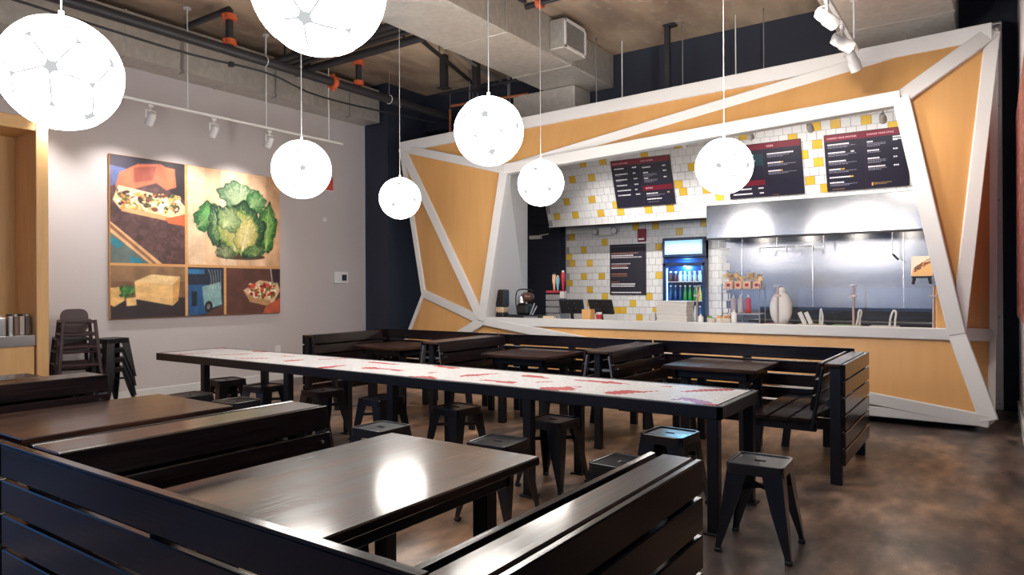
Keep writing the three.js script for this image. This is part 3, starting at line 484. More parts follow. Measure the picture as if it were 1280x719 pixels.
{ // wire rack with trays of chips
  const r = thing('wire_rack', 'small wire shelf rack holding snack trays', 'rack', [-2.63, 0.93, -8.95]);
  for (const sx of [-1, 1]) for (const sz of [-1, 1]) part(r, 'upright', cyl(0.008, 0.5, 8), steelPlain, [sx * 0.235, 0.25, sz * 0.13]);
  for (const y of [0.12, 0.43]) { part(r, 'shelf_frame', join(rod(V(-0.235, y, -0.13), V(0.235, y, -0.13), 0.007), rod(V(-0.235, y, 0.13), V(0.235, y, 0.13), 0.007), rod(V(-0.235, y, -0.13), V(-0.235, y, 0.13), 0.007), rod(V(0.235, y, -0.13), V(0.235, y, 0.13), 0.007)), steelPlain); for (let k = 0; k < 7; k++) part(r, 'wire', rod(V(-0.2 + k * 0.067, y, -0.13), V(-0.2 + k * 0.067, y, 0.13), 0.003, 6), steelPlain); }
  const red = canvasMat(64, 64, (c) => { c.fillStyle = '#c9a48c'; c.fillRect(0, 0, 64, 64); c.fillStyle = '#a01830'; c.fillRect(16, 18, 32, 28); c.fillStyle = '#3a1420'; c.fillRect(26, 24, 12, 16); });
  for (let k = 0; k < 4; k++) {
    const t = thing('chip_tray', `${NTH[k]} paper tray of tan chips on the wire rack, counted from the drinks fridge`, 'tray', [-2.8 + k * 0.115, 1.367, -8.92 - (k % 2) * 0.04], rr(-0.2, 0.2), 'chip trays on the rack');
    part(t, 'paper_box', cb(0.1, 0.1, 0.09, 0.006), paint(0.62, 0.45, 0.36), [0, 0.05, 0]); part(t, 'printed_face', face(0.094, 0.09), red, [0, 0.05, 0.046]);
    for (let j = 0; j < 9; j++) part(t, 'chip', uvBox(new THREE.CylinderGeometry(0.045, 0.045, 0.006, 3)), paint(0.62, 0.44, 0.26, 0.7), [rr(-0.05, 0.05), 0.11 + rr(0, 0.08), rr(-0.03, 0.03)], [rr(0, 3), rr(0, 3), rr(0, 3)]);
  }
  const bt = (x, c, lb) => { const t = thing('sauce_bottle', lb, 'bottle', [x, 1.058, -8.95]); part(t, 'body', lathe([[0, 0], [0.032, 0], [0.034, 0.01], [0.034, 0.17], [0.014, 0.2], [0, 0.2]], 14), c); part(t, 'nozzle', lathe([[0.014, 0.2], [0.005, 0.24], [0, 0.24]], 10), whitePaint); };
  bt(-2.76, paint(0.45, 0.36, 0.36), 'grey sauce bottle on the rack beside a twin'); bt(-2.67, paint(0.5, 0.42, 0.42), 'pale grey sauce bottle next to the red one'); bt(-2.57, paint(0.5, 0.03, 0.03), 'red sauce bottle on the lower rack shelf');
  const s = thing('wrapped_bundle', 'white wrapped bundle behind a glass post', 'bundle', [-2.17, 0.9, -8.95]);
  part(s, 'sack', uvBox(new THREE.SphereGeometry(0.14, 18, 14).scale(0.95, 1.55, 0.8)), paint(0.78, 0.76, 0.76, 0.7), [0, 0.22, 0]); part(s, 'knot', uvBox(new THREE.SphereGeometry(0.05, 10, 8)), paint(0.74, 0.72, 0.72, 0.7), [0.01, 0.44, 0]);
  const cl = thing('folded_cloth', 'folded grey striped cloth draped over a pan edge', 'cloth', [-1.86, 0.95, -8.86], 0.3);
  part(cl, 'cloth_fold', join(at(cb(0.05, 0.16, 0.02, 0.008), -0.04, 0.06, 0, 0, 0, 0.4), at(cb(0.05, 0.16, 0.02, 0.008), 0.03, 0.06, 0, 0, 0, 0.4)), whitePaint);
}
// ---------- fixtures on the kitchen walls ----------
{
  const e = thing('emergency_light', 'twin-head emergency light on the tiled wall', 'emergency light', [-5.7, 2.4, -11.15]);
  part(e, 'case', cb(0.26, 0.17, 0.09, 0.015), whiteMetal, [0, 0, 0.045]);
  for (const s of [-1, 1]) { const h = part(e, 'lamp_head', lathe([[0, 0], [0.05, 0.01], [0.062, 0.05], [0.058, 0.06], [0, 0.05]], 14), greyMetal, [s * 0.19, 0.0, 0.06], [Math.PI / 2, 0, 0]); part(h, 'lamp_lens', cyl(0.05, 0.006, 14), whitePaint, [0, 0.058, 0]); }
  const a = thing('fire_alarm', 'dark red fire alarm box on the tiled wall', 'alarm', [-5.01, 2.3, -11.15]);
  part(a, 'case', cb(0.15, 0.22, 0.06, 0.012), paint(0.22, 0.012, 0.03), [0, 0, 0.03]); part(a, 'label_strip', cb(0.11, 0.03, 0.006, 0.002), whiteMetal, [0, -0.07, 0.062]);
}
// counter spotlights hanging inside the opening
function spotHead(parent, mat, len = 0.17, r = 0.05, k = 5) {     // cylinder lamp pointing along -y of its own axes
  const h = part(parent, 'lamp_can', lathe([[0, len / 2], [r * 0.75, len / 2], [r * 0.85, len * 0.3], [r * 0.85, 0.01], [r, 0], [r, -len / 2], [r * 0.9, -len / 2], [r * 0.88, -len * 0.35], [0, -len * 0.35]], 18), mat);
  part(h, 'lamp_lens', cyl(r * 0.85, 0.006, 16), glow(1, 0.94, 0.86, k), [0, -len * 0.4, 0]);
  return h;
}
const Q = (d) => new THREE.Quaternion().setFromUnitVectors(V(0, -1, 0), d.clone().normalize());
function spotLight(group, from, dir, cd, ang, pen = 0.6, col = lin(1, 0.92, 0.82)) {
  const s = new THREE.SpotLight(col, cd, 0, ang, pen, 2); s.castShadow = true; s.shadow.radius = 2; s.position.copy(from); s.target.position.copy(from).add(dir); group.add(s); group.add(s.target);
}
[-5.2, -4.3, -3.4, -2.52, -1.81, -1.03].forEach((x, i) => {
  const g = thing('counter_spotlight', `${NTH[5 - i]} small white spotlight inside the counter opening, counted from the white wall post`, 'spotlight', [x, 3.5, -8.9], 0, 'spotlights inside the counter opening');
  const d = V(0, i < 3 ? -0.85 : -0.45, -1).normalize();
  part(g, 'stem', cyl(0.01, 0.22, 8), whiteMetal, [0, -0.02, 0]);
  const h = spotHead(g, whiteMetal, 0.12, 0.04, 5); h.position.set(0, -0.18, 0); h.quaternion.copy(Q(d));
  spotLight(g, V(0, -0.18, 0).addScaledVector(d, 0.075), d, i < 3 ? COUNTER_SPOT_CD * 1.9 : COUNTER_SPOT_CD * 0.85, i < 3 ? 0.7 : 1.0, 0.9, lin(1, 0.95, 0.9));
});
{ const r = thing('counter_light_rail', 'white rail carrying the spotlights inside the counter opening', 'rail', [-3.1, 3.6, -8.9]); part(r, 'rail', cb(5.0, 0.03, 0.035, 0.004), whiteMetal); for (const [x, l] of [[-1.2, 1.28], [0.4, 1.28], [2.3, 0.58]]) part(r, 'hanger', cyl(0.008, l, 8), whiteMetal, [x, l / 2 + 0.01, 0]); }
// ---------- globe pendants ----------
const RG = 0.248;

function rhombi() {                               // 30 faces of a rhombic triacontahedron, thrown on the sphere
  const ph = (1 + Math.sqrt(5)) / 2, ico = [];
  for (const a of [-1, 1]) for (const b of [-ph, ph]) ico.push(V(0, a, b), V(a, b, 0), V(b, 0, a));
  ico.forEach((v) => v.normalize());
  const out = [];
  for (let i = 0; i < 12; i++) for (let j = i + 1; j < 12; j++) if (ico[i].dot(ico[j]) > 0.4) {
    const c = []; for (let k = 0; k < 12; k++) if (k !== i && k !== j && ico[k].dot(ico[i]) > 0.4 && ico[k].dot(ico[j]) > 0.4) c.push(ico[i].clone().add(ico[j]).add(ico[k]).normalize());
    out.push([ico[i], c[0], ico[j], c[1]]);
  }
  return out;
}
const RH = rhombi();
const panelGeo = (() => {                         // one curved leaf with pinwheel corners, centred on +z, long axis along x
  const [a, b, c] = RH[0], hl = Math.acos(a.dot(c)) / 2, ctr = a.clone().add(c).normalize(), hw = Math.acos(b.dot(ctr));
  const N = 10, T = [], pt = (i, j, rad) => {
    const u = i / N * 2 - 1, v = j / N * 2 - 1;
    let x = (u + v) / 2 * hl * 0.985, y = (u - v) / 2 * hw * 0.985; x = Math.sign(x) * Math.min(Math.abs(x), hl * 0.84); y = Math.sign(y) * Math.min(Math.abs(y), hw * 0.9);
    const k = Math.hypot(x / hl, y / hw), tw = 0.16 * Math.max(0, k - 0.45); const q = x * Math.cos(tw) - y * Math.sin(tw); y = x * Math.sin(tw) + y * Math.cos(tw); x = q;
    const R = rad * (1 - 0.012 * Math.max(0, x / hl) + 0.008 * Math.max(0, y / hw));
    const L = Math.hypot(x, y) || 1e-9; return V(Math.sin(L) * x / L, Math.sin(L) * y / L, Math.cos(L)).multiplyScalar(R);
  };
  for (let i = 0; i < N; i++) for (let j = 0; j < N; j++) {
    T.push(pt(i, j, RG), pt(i + 1, j, RG), pt(i + 1, j + 1, RG), pt(i, j, RG), pt(i + 1, j + 1, RG), pt(i, j + 1, RG));
  }
  const g = fromTris(T); return g;
})();
const panelQ = RH.map(([a, b, c]) => { const z = a.clone().add(c).normalize(), x = a.clone().sub(c).normalize(); return new THREE.Quaternion().setFromRotationMatrix(new THREE.Matrix4().makeBasis(x, z.clone().cross(x), z)); });
const shadeMats = [1, 1.15, 0.85].map((k) => M({ color: lin(0.8, 0.8, 0.8), emissive: lin(1, 0.95, 0.89), emissiveIntensity: k * GLOBE_GLOW, roughness: 0.7 }));
const globes = [
  [-3.405, 2.365, -1.369, 'globe lamp hanging above the slatted booth beside the plywood niche'], [-2.051, 2.521, -1.691, 'globe lamp hanging over the nearest dark booth table'],
  [-2.966, 2.524, -3.961, 'globe lamp hanging above the middle of the mosaic table'], [-4.849, 2.419, -3.801, 'globe lamp hanging beside the cabbage print, over the mosaic table'],
  [-5.84, 2.479, -6.013, 'globe lamp before the navy column and plywood facet'], [-3.992, 2.523, -6.261, 'globe lamp at the upper left corner of the kitchen opening'], [-1.966, 2.473, -6.125, 'globe lamp hanging before the menu board headed sides']];
globes.forEach(([x, y, z, lb], i) => {
  const g = thing('globe_pendant', 'white interlocking-leaf ' + lb, 'pendant lamp', [x, y, z], i * 0.7, 'globe pendants');
  const s = new THREE.Group(); s.name = 'shade'; s.rotation.set(0.3 + i, 0.2 * i, 0.5 * i); g.add(s);
  panelQ.forEach((q, k) => { const o = new THREE.Mesh(panelGeo, shadeMats[(k + i) % 3]); o.name = 'shade_leaf'; o.quaternion.copy(q); s.add(o); });
  const bulb = part(g, 'light_bulb', new THREE.SphereGeometry(0.215, 24, 16), P({ color: 0x000000, specularIntensity: 0, emissive: lin(0.95, 0.98, 1), emissiveIntensity: 0.66, roughness: 1 })); bulb.castShadow = false;
  const top = (i === 3 ? 4.385 : CEIL) - y;                   // one cord hangs from the underside of the duct
  part(g, 'cord', cyl(0.004, top - RG, 6), whitePaint, [0, (top + RG) / 2, 0]);
  part(g, 'cord_grip', cyl(0.012, 0.04, 10), whitePaint, [0, RG + 0.012, 0]);
  part(g, 'ceiling_rose', cyl(0.05, 0.02, 16), whiteMetal, [0, top - 0.01, 0]);
  const l = new THREE.PointLight(lin(1, 0.95, 0.88), GLOBE_CD, 0, 2); l.castShadow = true; l.shadow.radius = 15; g.add(l);
});
// ---------- track lights ----------
{
  const t = thing('track_rail', 'long white lighting track hung before the pale wall', 'track', [-8.2, 3.62, 0]);
  part(t, 'rail', cb(0.035, 0.03, 7.2, 0.004), whiteMetal, [0, 0, -3.6]);
  for (const z of [-1.2, -4.71, -5.84, -6.93]) { part(t, 'drop_rod', cyl(0.009, CEIL - 3.62, 8), whiteMetal, [0, (CEIL - 3.62) / 2, z]); part(t, 'rod_cap', cyl(0.045, 0.02, 14), whiteMetal, [0, CEIL - 3.63, z]); }
  const heads = [[-1.6, 'beside the plywood niche'], [-3.3, 'next to the niche edge'], [-4.25, 'above the taco print'], [-5.06, 'above the cabbage print'], [-5.89, 'beyond the cabbage print']];
  for (const [z, lb] of heads) {
    const g = thing('track_spotlight', 'white cylindrical track spotlight ' + lb, 'spotlight', [-8.2, 3.6, z], 0, 'spotlights on the wall track');
    part(g, 'adapter', cb(0.03, 0.03, 0.06, 0.004), whiteMetal, [0, -0.02, 0]); part(g, 'stem', cyl(0.008, 0.07, 8), whiteMetal, [0, -0.06, 0]);
    const d = V(-0.62, -0.8, 0.05).normalize();
    part(g, 'yoke', join(at(cb(0.006, 0.1, 0.02), 0, -0.12, 0.055), at(cb(0.006, 0.1, 0.02), 0, -0.12, -0.055), at(cb(0.006, 0.012, 0.116), 0, -0.075, 0)), whiteMetal);
    const h = spotHead(g, whiteMetal, 0.15, 0.05, 4); h.position.set(0, -0.17, 0); h.quaternion.copy(Q(d));
    spotLight(g, V(0, -0.17, 0).addScaledVector(d, 0.09), d, TRACK_CD, 0.75, 1.0, lin(1, 0.96, 0.92));
  }
}
{
  const t = thing('track_rail', 'short white lighting track below the duct by the frame', 'track', [-1.1, 3.75, -6.3]);
  part(t, 'rail', cb(0.035, 0.03, 2.6, 0.004), whiteMetal);
  for (const z of [-1.1, 1.0]) { part(t, 'drop_rod', cyl(0.009, 0.43, 8), whiteMetal, [0, 0.22, z]); part(t, 'rod_cap', cyl(0.04, 0.02, 14), whiteMetal, [0, 0.436, z]); }
  const heads = [[-5.2, V(-0.55, -0.25, -1), 'nearest the room centre'], [-6.05, V(0.5, -0.35, -0.75), 'first by the duct'], [-6.75, V(0.6, -0.35, -0.5), 'middle of three by the frame'], [-7.35, V(0.25, -0.8, -0.5), 'closest to the plywood frame']];
  for (const [z, d, lb] of heads) {
    d.normalize();
    const g = thing('track_spotlight', 'white track spotlight on the short track, ' + lb, 'spotlight', [-1.1, 3.73, z], 0, 'spotlights on the short track');
    part(g, 'adapter', cb(0.03, 0.04, 0.07, 0.004), whiteMetal, [0, -0.02, 0]); part(g, 'stem', cyl(0.012, 0.1, 8), whiteMetal, [0, -0.08, 0]);
    part(g, 'cable_loop', tube([V(0, -0.05, 0), V(-0.06, -0.07, 0.02), V(-0.08, -0.11, 0.02), V(-0.03, -0.13, 0)], 0.006, 16, 6), whiteMetal);
    const h = spotHead(g, whiteMetal, 0.19, 0.055, 5); h.position.set(0, -0.16, 0); h.quaternion.copy(Q(d));
    spotLight(g, V(0, -0.16, 0).addScaledVector(d, 0.11), d, FRAME_SPOT_CD * (z > -5.5 ? 1.3 : z > -6.5 ? 0.6 : z > -7 ? 0.22 : 0.25), 0.8, 0.9);
  }
}
// ---------- ducts ----------
{
  const d = thing('air_duct', 'large rectangular galvanised duct with a side grille', 'duct', [-5.14, 4.645, 0]);
  let z = -9.38;
  for (const L of [1.3, 1.5, 1.5, 1.5, 1.5, 1.5, 1.6]) { part(d, 'duct_section', cb(0.95, 0.5, L - 0.012, 0.012, 2), galv, [0, 0, z + L / 2]); part(d, 'flange', cb(0.975, 0.525 > 0.51 ? 0.51 : 0.5, 0.02, 0.004, 0), galv, [0, -0.003, z + L]); z += L; }
  const c = part(d, 'grille_collar', cb(0.22, 0.38, 0.56, 0.01, 2), galv, [0.585, -0.005, -7.82]);
  part(c, 'grille_frame', join(at(cb(0.02, 0.04, 0.56), 0, 0.17, 0), at(cb(0.02, 0.04, 0.56), 0, -0.17, 0), at(cb(0.02, 0.38, 0.04), 0, 0, 0.26), at(cb(0.02, 0.38, 0.04), 0, 0, -0.26)), whiteMetal, [0.115, 0, 0]);
  for (let k = 0; k < 12; k++) part(c, 'louvre', cb(0.012, 0.006, 0.48, 0.001), greyMetal, [0.113, -0.14 + k * 0.0255, 0], [0, 0, 0.5]);
  const e = thing('duct_elbow', 'galvanised duct drop turning down behind the frame', 'duct', [-5.6, 4.1, -9.1]);
  part(e, 'elbow_box', cb(1.1, 0.62, 0.5, 0.012, 0), galv, [0, -0.02, 0]); part(e, 'elbow_seam', cb(1.12, 0.02, 0.52, 0.004, 0), galv, [0, -0.16, 0]);
  const s = thing('air_duct', 'grey duct running along the top of the pale wall', 'duct', [-8.78, 4.5, 0]);
  z = -8.35; for (const L of [1.4, 1.4, 1.4, 1.4, 1.4, 1.4, 1.4]) { part(s, 'duct_section', cb(0.42, 0.56, L - 0.01, 0.01, 2), galv, [0, 0, z + L / 2]); part(s, 'flange', cb(0.43, 0.58, 0.03, 0.004, 1), galv, [0, 0, z + L]); part(s, 'hanger_strap', join(at(cb(0.012, 0.4, 0.02), 0.24, -0.12, z + L / 2), at(cb(0.1, 0.012, 0.02), 0.2, -0.31, z + L / 2)), greyMetal); z += L; }
  const q = thing('air_duct', 'wide duct underside above the short lighting track', 'duct', [-0.86, 4.54, -7.3]);
  z = -2.05; for (const L of [1.0, 1.5, 1.6]) { part(q, 'duct_section', cb(1.1, 0.68, L - 0.012, 0.012, 0), galv, [0, 0, z + L / 2]); part(q, 'flange', cb(1.11, 0.69, 0.02, 0.004, 0), galv, [0, 0, z + L]); z += L; }
}
// ---------- pipes ----------
function coupling(parent, p, dir, r) { const o = part(parent, 'orange_coupling', join(cyl(r * 1.45, 0.07, 14), at(cb(r * 0.7, 0.05, r * 3.6), 0, 0, 0)), orangePipe, [p.x, p.y, p.z]); o.quaternion.setFromUnitVectors(V(0, 1, 0), dir); return o; }
{
  const p = thing('sprinkler_main', 'long black sprinkler main with orange couplings under the ceiling', 'pipe', [0, 0, 0]);
  part(p, 'pipe', rod(V(-7.6, 4.3, 1.0), V(-7.6, 4.3, -9.3), 0.06, 16), blackPipe);
  for (const z of [-4.9, -6.98]) { part(p, 'riser', rod(V(-7.6, 4.3, z), V(-7.6, 4.8, z), 0.045, 14), blackPipe); coupling(p, V(-7.6, 4.4, z), V(0, 1, 0), 0.05); coupling(p, V(-7.6, 4.7, z), V(0, 1, 0), 0.055); part(p, 'branch', rod(V(-7.6, 4.8, z), V(z > -6 ? -8.52 : -5.68, 4.8, z), 0.04, 12), blackPipe); }
  coupling(p, V(-7.6, 4.3, -6.5), V(0, 0, 1), 0.065);
  for (const z of [-2.2, -5.4, -7.6]) { part(p, 'hanger_rod', rod(V(-7.6, 4.35, z), V(-7.6, CEIL, z), 0.006, 6), greyMetal); const b = part(p, 'hanger_band', uvBox(new THREE.TorusGeometry(0.066, 0.006, 6, 18)), whiteMetal, [-7.6, 4.3, z]); }
  const c = thing('cable_conduit', 'thin black conduit drooping along the sprinkler main', 'conduit');
  part(c, 'conduit', tube([V(-7.72, 4.22, 0.5), V(-7.72, 4.2, -2.5), V(-7.72, 4.16, -4.4), V(-7.72, 4.2, -5.6), V(-7.72, 4.1, -6.2), V(-7.72, 4.2, -9.0)], 0.014, 40, 8), blackPipe);
  part(c, 'junction_box', cb(0.06, 0.06, 0.06, 0.006), blackPipe, [-7.72, 4.18, -5.0]);
}
[0, 1, 2, 3].forEach((k) => {
  const o = thing('ceiling_pipe', ['thick dark pipe at the near side of the ceiling bundle', 'dark pipe second in the ceiling bundle', 'slim dark pipe third in the ceiling bundle', 'dark pipe at the far side of the ceiling bundle'][k], 'pipe', [0, 0, 0], 0, 'dark pipe bundle by the duct');
  const z = -6.15 - k * 0.14, r = [0.045, 0.035, 0.03, 0.055][k];
  part(o, 'pipe', rod(V(-8.5, 4.66 - (k === 3 ? 0.05 : 0), z), V(-5.65, 4.66 - (k === 3 ? 0.05 : 0), z), r, 12), blackPipe);
  for (const x of [-8.2, -6.3]) part(o, 'pipe_clip', cb(0.03, 0.22, 0.02, 0.003), blackPipe, [x, 4.78, z]);
});
{ // smaller services toward the far corner
  const mk = (name, lb, a, b, r, m) => { const o = thing(name, lb, 'pipe'); part(o, 'pipe', rod(a, b, r, 10), m); for (const t of [0.25, 0.75]) { const q = a.clone().lerp(b, t); part(o, 'clip', cb(0.02, Math.max(0.02, CEIL - q.y), 0.02, 0.002), greyMetal, [q.x, (q.y + CEIL) / 2, q.z]); } };
  mk('electrical_conduit', 'grey conduit running toward the far corner under the ceiling', V(-5.95, 4.77, -5.6), V(-6.6, 4.77, -9.3), 0.02, greyMetal);
  mk('electrical_conduit', 'thin black conduit next to the grey one', V(-6.3, 4.74, -6.9), V(-7.1, 4.74, -9.3), 0.03, blackPipe);
  mk('electrical_conduit', 'dark conduit crossing before the navy header', V(-7.5, 4.62, -8.7), V(-5.66, 4.62, -8.86), 0.025, blackPipe);
  mk('copper_pipe', 'copper pipe crossing above the frame corner', V(-7.2, 4.35, -8.6), V(-5.9, 4.4, -8.9), 0.025, copper);
  mk('copper_pipe', 'second copper pipe below the first by the frame corner', V(-7.1, 4.25, -8.75), V(-6.0, 4.3, -9.0), 0.02, copper);
  for (const [x, z, y0, lb] of [[-7.35, -8.75, 3.9, 'copper riser beside the far globe cord'], [-6.95, -8.85, 3.95, 'copper riser nearer the frame corner']]) { const o = thing('copper_riser', lb, 'pipe'); part(o, 'pipe', rod(V(x, y0, z), V(x, 4.35, z), 0.022, 10), copper); part(o, 'riser_hanger', rod(V(x, 4.35, z), V(x, CEIL, z), 0.005, 6), greyMetal); part(o, 'elbow', new THREE.SphereGeometry(0.03, 10, 8), copper, [x, y0, z]); }
  for (const [x, z, lb] of [[-6.75, -7.9, 'dark hanging post beside the sprinkler riser'], [-6.45, -8.3, 'dark hanging post behind the first one']]) { const o = thing('ceiling_post', lb, 'post'); part(o, 'post', cb(0.1, 0.5, 0.1, 0.006), blackPipe, [x, 4.65, z]); part(o, 'foot_plate', cb(0.16, 0.015, 0.16, 0.003), blackPipe, [x, 4.4, z]); }
  const b = thing('ceiling_post', 'tall black post from ceiling down to the frame', 'post'); part(b, 'post', cb(0.07, 0.95, 0.07, 0.006), blackPipe, [-3.56, 4.42, -8.75]); part(b, 'top_plate', cb(0.16, 0.03, 0.12, 0.004), blackPipe, [-3.52, 4.885, -8.75]);
  for (const [x, z, lb] of [[-3.35, -8.75, 'thin steel rod beside the black ceiling post'], [-2.35, -8.9, 'thin steel rod above the middle of the frame'], [-4.55, -8.6, 'thin steel rod next to the duct end']]) { const o = thing('hanger_rod', lb, 'rod'); part(o, 'rod', rod(V(x, 3.9, z), V(x, CEIL, z), 0.007, 6), greyMetal); part(o, 'nut', cyl(0.014, 0.02, 6), greyMetal, [x, CEIL - 0.03, z]); }
  const o = thing('sprinkler_branch', 'black sprinkler branch with an orange fitting beside the duct', 'pipe'); part(o, 'pipe', rod(V(-4.6, 4.78, -6.9), V(-1.5, 4.78, -6.9), 0.035, 12), blackPipe); coupling(o, V(-4.4, 4.78, -6.9), V(1, 0, 0), 0.045); part(o, 'sprinkler_head', cyl(0.015, 0.1, 8), copper, [-3.4, 4.7, -6.9]);
  const r2 = thing('cable_bundle', 'dark cable running beside the right face of the duct', 'cable'); part(r2, 'cable', rod(V(-4.55, 4.8, -3.5), V(-4.55, 4.8, -6.8), 0.03, 10), blackPipe); part(r2, 'cable_clip', cb(0.05, 0.1, 0.03, 0.003), blackPipe, [-4.55, 4.85, -6.0]);
}
// ---------- food print ----------
{
  const a = thing('food_print', 'five-panel wooden food print with a large cabbage', 'artwork', [-8.975, 2.06, -5.37], Math.PI / 2);
  part(a, 'board', cb(2.48, 2.06, 0.04, 0.004, 0), M({ map: birch, color: lin(0.92, 0.8, 0.72), roughness: 0.6 }));
  const blob = (c, pts, col) => { c.fillStyle = col; c.beginPath(); pts.forEach(([x, y], i) => (i ? c.lineTo(x, y) : c.moveTo(x, y))); c.closePath(); c.fill(); };
  const el = (c, x, y, a2, b2, r, col) => { c.fillStyle = col; c.beginPath(); c.ellipse(x, y, a2, b2, r, 0, 7); c.fill(); };
  const speck = (c, n, s, x, y, w, h, cols, r0, r1) => { for (let k = 0; k < n; k++) el(c, x + w * hash(k, s, 1), y + h * hash(k, s, 2), r0 + (r1 - r0) * hash(k, s, 3), r0 + (r1 - r0) * hash(k, s, 4), k, cols[k % cols.length]); };
  const pan = (nm, x0, x1, y0, y1, draw, w, h, lb) => part(a, nm, face(x1 - x0, y1 - y0), canvasMat(w, h, (c, a2, b2) => { draw(c, a2, b2); soften(c, a2, b2, 2, 0.3); }, { roughness: 0.55 }), [(x0 + x1) / 2, (y0 + y1) / 2, 0.0225], null, lb);
  pan('print_panel', -1.235, -0.275, -0.325, 1.025, (c, w, h) => {           // tray of tacos held over a counter
    c.fillStyle = '#4e3434'; c.fillRect(0, 0, w, h); speck(c, 500, 1, 0, 0, w, h, ['#553a38', '#48302f', '#5d4040'], 4, 22); c.fillStyle = '#3a3442'; c.fillRect(0, 0, w, h * 0.2); blob(c, [[w * 0.6, 0], [w, 0], [w, h * 0.36], [w * 0.8, h * 0.3]], '#2a1e24'); blob(c, [[0, h * 0.1], [w * 0.2, h * 0.12], [w * 0.15, h * 0.25], [0, h * 0.3]], '#57608a');
    blob(c, [[w * 0.06, h * 0.3], [w * 0.12, h * 0.16], [w * 0.35, h * 0.06], [w * 0.66, h * 0.03], [w * 0.86, h * 0.1], [w * 0.88, h * 0.24], [w * 0.74, h * 0.28], [w * 0.6, h * 0.22], [w * 0.3, h * 0.3]], '#c8684a'); blob(c, [[w * 0.3, h * 0.1], [w * 0.6, h * 0.06], [w * 0.55, h * 0.2], [w * 0.3, h * 0.24]], '#9a4a3a'); blob(c, [[w * 0.62, h * 0.05], [w * 0.86, h * 0.06], [w * 0.86, h * 0.24], [w * 0.72, h * 0.26]], '#d86a44');
    blob(c, [[w * 0.1, h * 0.28], [w * 0.92, h * 0.36], [w, h * 0.42], [w, h * 0.54], [w * 0.86, h * 0.58], [w * 0.12, h * 0.5], [w * 0.03, h * 0.42]], '#efc79a'); blob(c, [[w * 0.12, h * 0.47], [w * 0.9, h * 0.55], [w * 0.86, h * 0.59], [w * 0.14, h * 0.52]], '#cf9a68');
    speck(c, 220, 2, w * 0.1, h * 0.33, w * 0.82, h * 0.15, ['#f3dcb8', '#d98a4a', '#e8b070', '#6a4030', '#f0e6d0', '#54602e', '#3c2620'], 4, 17);
    blob(c, [[w * 0.72, h * 0.56], [w, h * 0.5], [w, h * 0.62], [w * 0.76, h * 0.6]], '#c9623c'); blob(c, [[0, h * 0.62], [w * 0.68, h], [w * 0.5, h], [0, h * 0.72]], '#d6a878'); blob(c, [[0, h * 0.64], [w * 0.6, h], [w * 0.55, h], [0, h * 0.68]], '#8c5c40'); blob(c, [[0, h * 0.72], [w * 0.5, h], [0, h]], '#5d6a66'); blob(c, [[0, h * 0.76], [w * 0.16, h * 0.82], [w * 0.1, h * 0.87], [0, h * 0.82]], '#1f7f92'); blob(c, [[w * 0.24, h * 0.93], [w * 0.4, h * 0.97], [w * 0.4, h], [w * 0.26, h]], '#1f7f92');
  }, 400, 562, 'photo of a hand holding a tray of tacos');
  pan('print_panel', -0.235, 1.235, -0.325, 1.025, (c, w, h) => {            // cabbage on planks
    for (let k = 0; k < 6; k++) { c.fillStyle = ['#e2bf9c', '#dcb48e', '#e6c6a6', '#d9b08a', '#e0b996', '#d4a880'][k]; c.fillRect(k * w / 6, 0, w / 6 + 1, h); } for (let k = 0; k < 260; k++) { c.fillStyle = 'rgba(170,120,80,0.10)'; c.fillRect(hash(k, 1, 9) * w, hash(k, 2, 9) * h, 2, 60 + 120 * hash(k, 3, 9)); }
    const veins = (x, y, a2, b2, r, n, col) => { c.save(); c.translate(x, y); c.rotate(r); c.strokeStyle = col; c.lineWidth = 2; for (let k = 0; k < n; k++) { const t = (k / (n - 1) - 0.5) * 2.2; c.beginPath(); c.moveTo(0, b2 * 0.9); c.quadraticCurveTo(Math.sin(t) * a2 * 0.4, 0, Math.sin(t) * a2 * 0.95, -Math.cos(t) * b2 * 0.9); c.stroke(); } c.restore(); };
    const leaf = (x, y, a2, b2, rot, dk, md, lt, sd, vein) => {
      c.save(); c.translate(x * w, y * h); c.rotate(rot); const A = a2 * w, B = b2 * h;
      for (const [k, col] of [[1, dk], [0.9, md], [0.66, lt]]) { c.fillStyle = col; c.beginPath(); for (let q = 0; q <= 60; q++) { const t = q / 60 * Math.PI * 2, R = k * (1 + 0.09 * Math.sin(5 * t + sd) + 0.06 * Math.sin(11 * t + 2 * sd) + 0.05 * (hash(q % 60, sd, 3) - 0.5)); c.lineTo(Math.cos(t) * A * R, Math.sin(t) * B * R); } c.fill(); }
      for (let q = 0; q < 150; q++) { const t = hash(q, sd, 5) * 6.283, R = Math.sqrt(hash(q, sd, 6)) * 0.93; c.strokeStyle = [dk, lt, md, vein][q % 4]; c.lineWidth = 1.5 + 2 * hash(q, sd, 7); c.beginPath(); c.arc(Math.cos(t) * A * R, Math.sin(t) * B * R, 4 + 9 * hash(q, sd, 8), t, t + 2.2); c.stroke(); }
      c.strokeStyle = vein; for (let q = -4; q <= 4; q++) { c.lineWidth = q ? 2 : 5; c.beginPath(); c.moveTo(0, B * 0.95); c.quadraticCurveTo(q * A * 0.1, 0, q * A * 0.2, -B * (0.9 - 0.06 * Math.abs(q))); c.stroke(); } c.restore();
    };
    el(c, w * 0.55, h * 0.9, w * 0.27, h * 0.035, 0, '#4a3a2c');
    leaf(0.2, 0.5, 0.12, 0.17, 0.75, '#1f4727', '#2f6633', '#4f8a48', 2, '#86ab6a'); leaf(0.54, 0.26, 0.23, 0.15, 0.15, '#3c5a3e', '#64835c', '#93a57e', 5, '#b9c6a0'); leaf(0.72, 0.3, 0.11, 0.12, 0.9, '#1f4727', '#3b6d3c', '#5f8a52', 7, '#9cb87e');
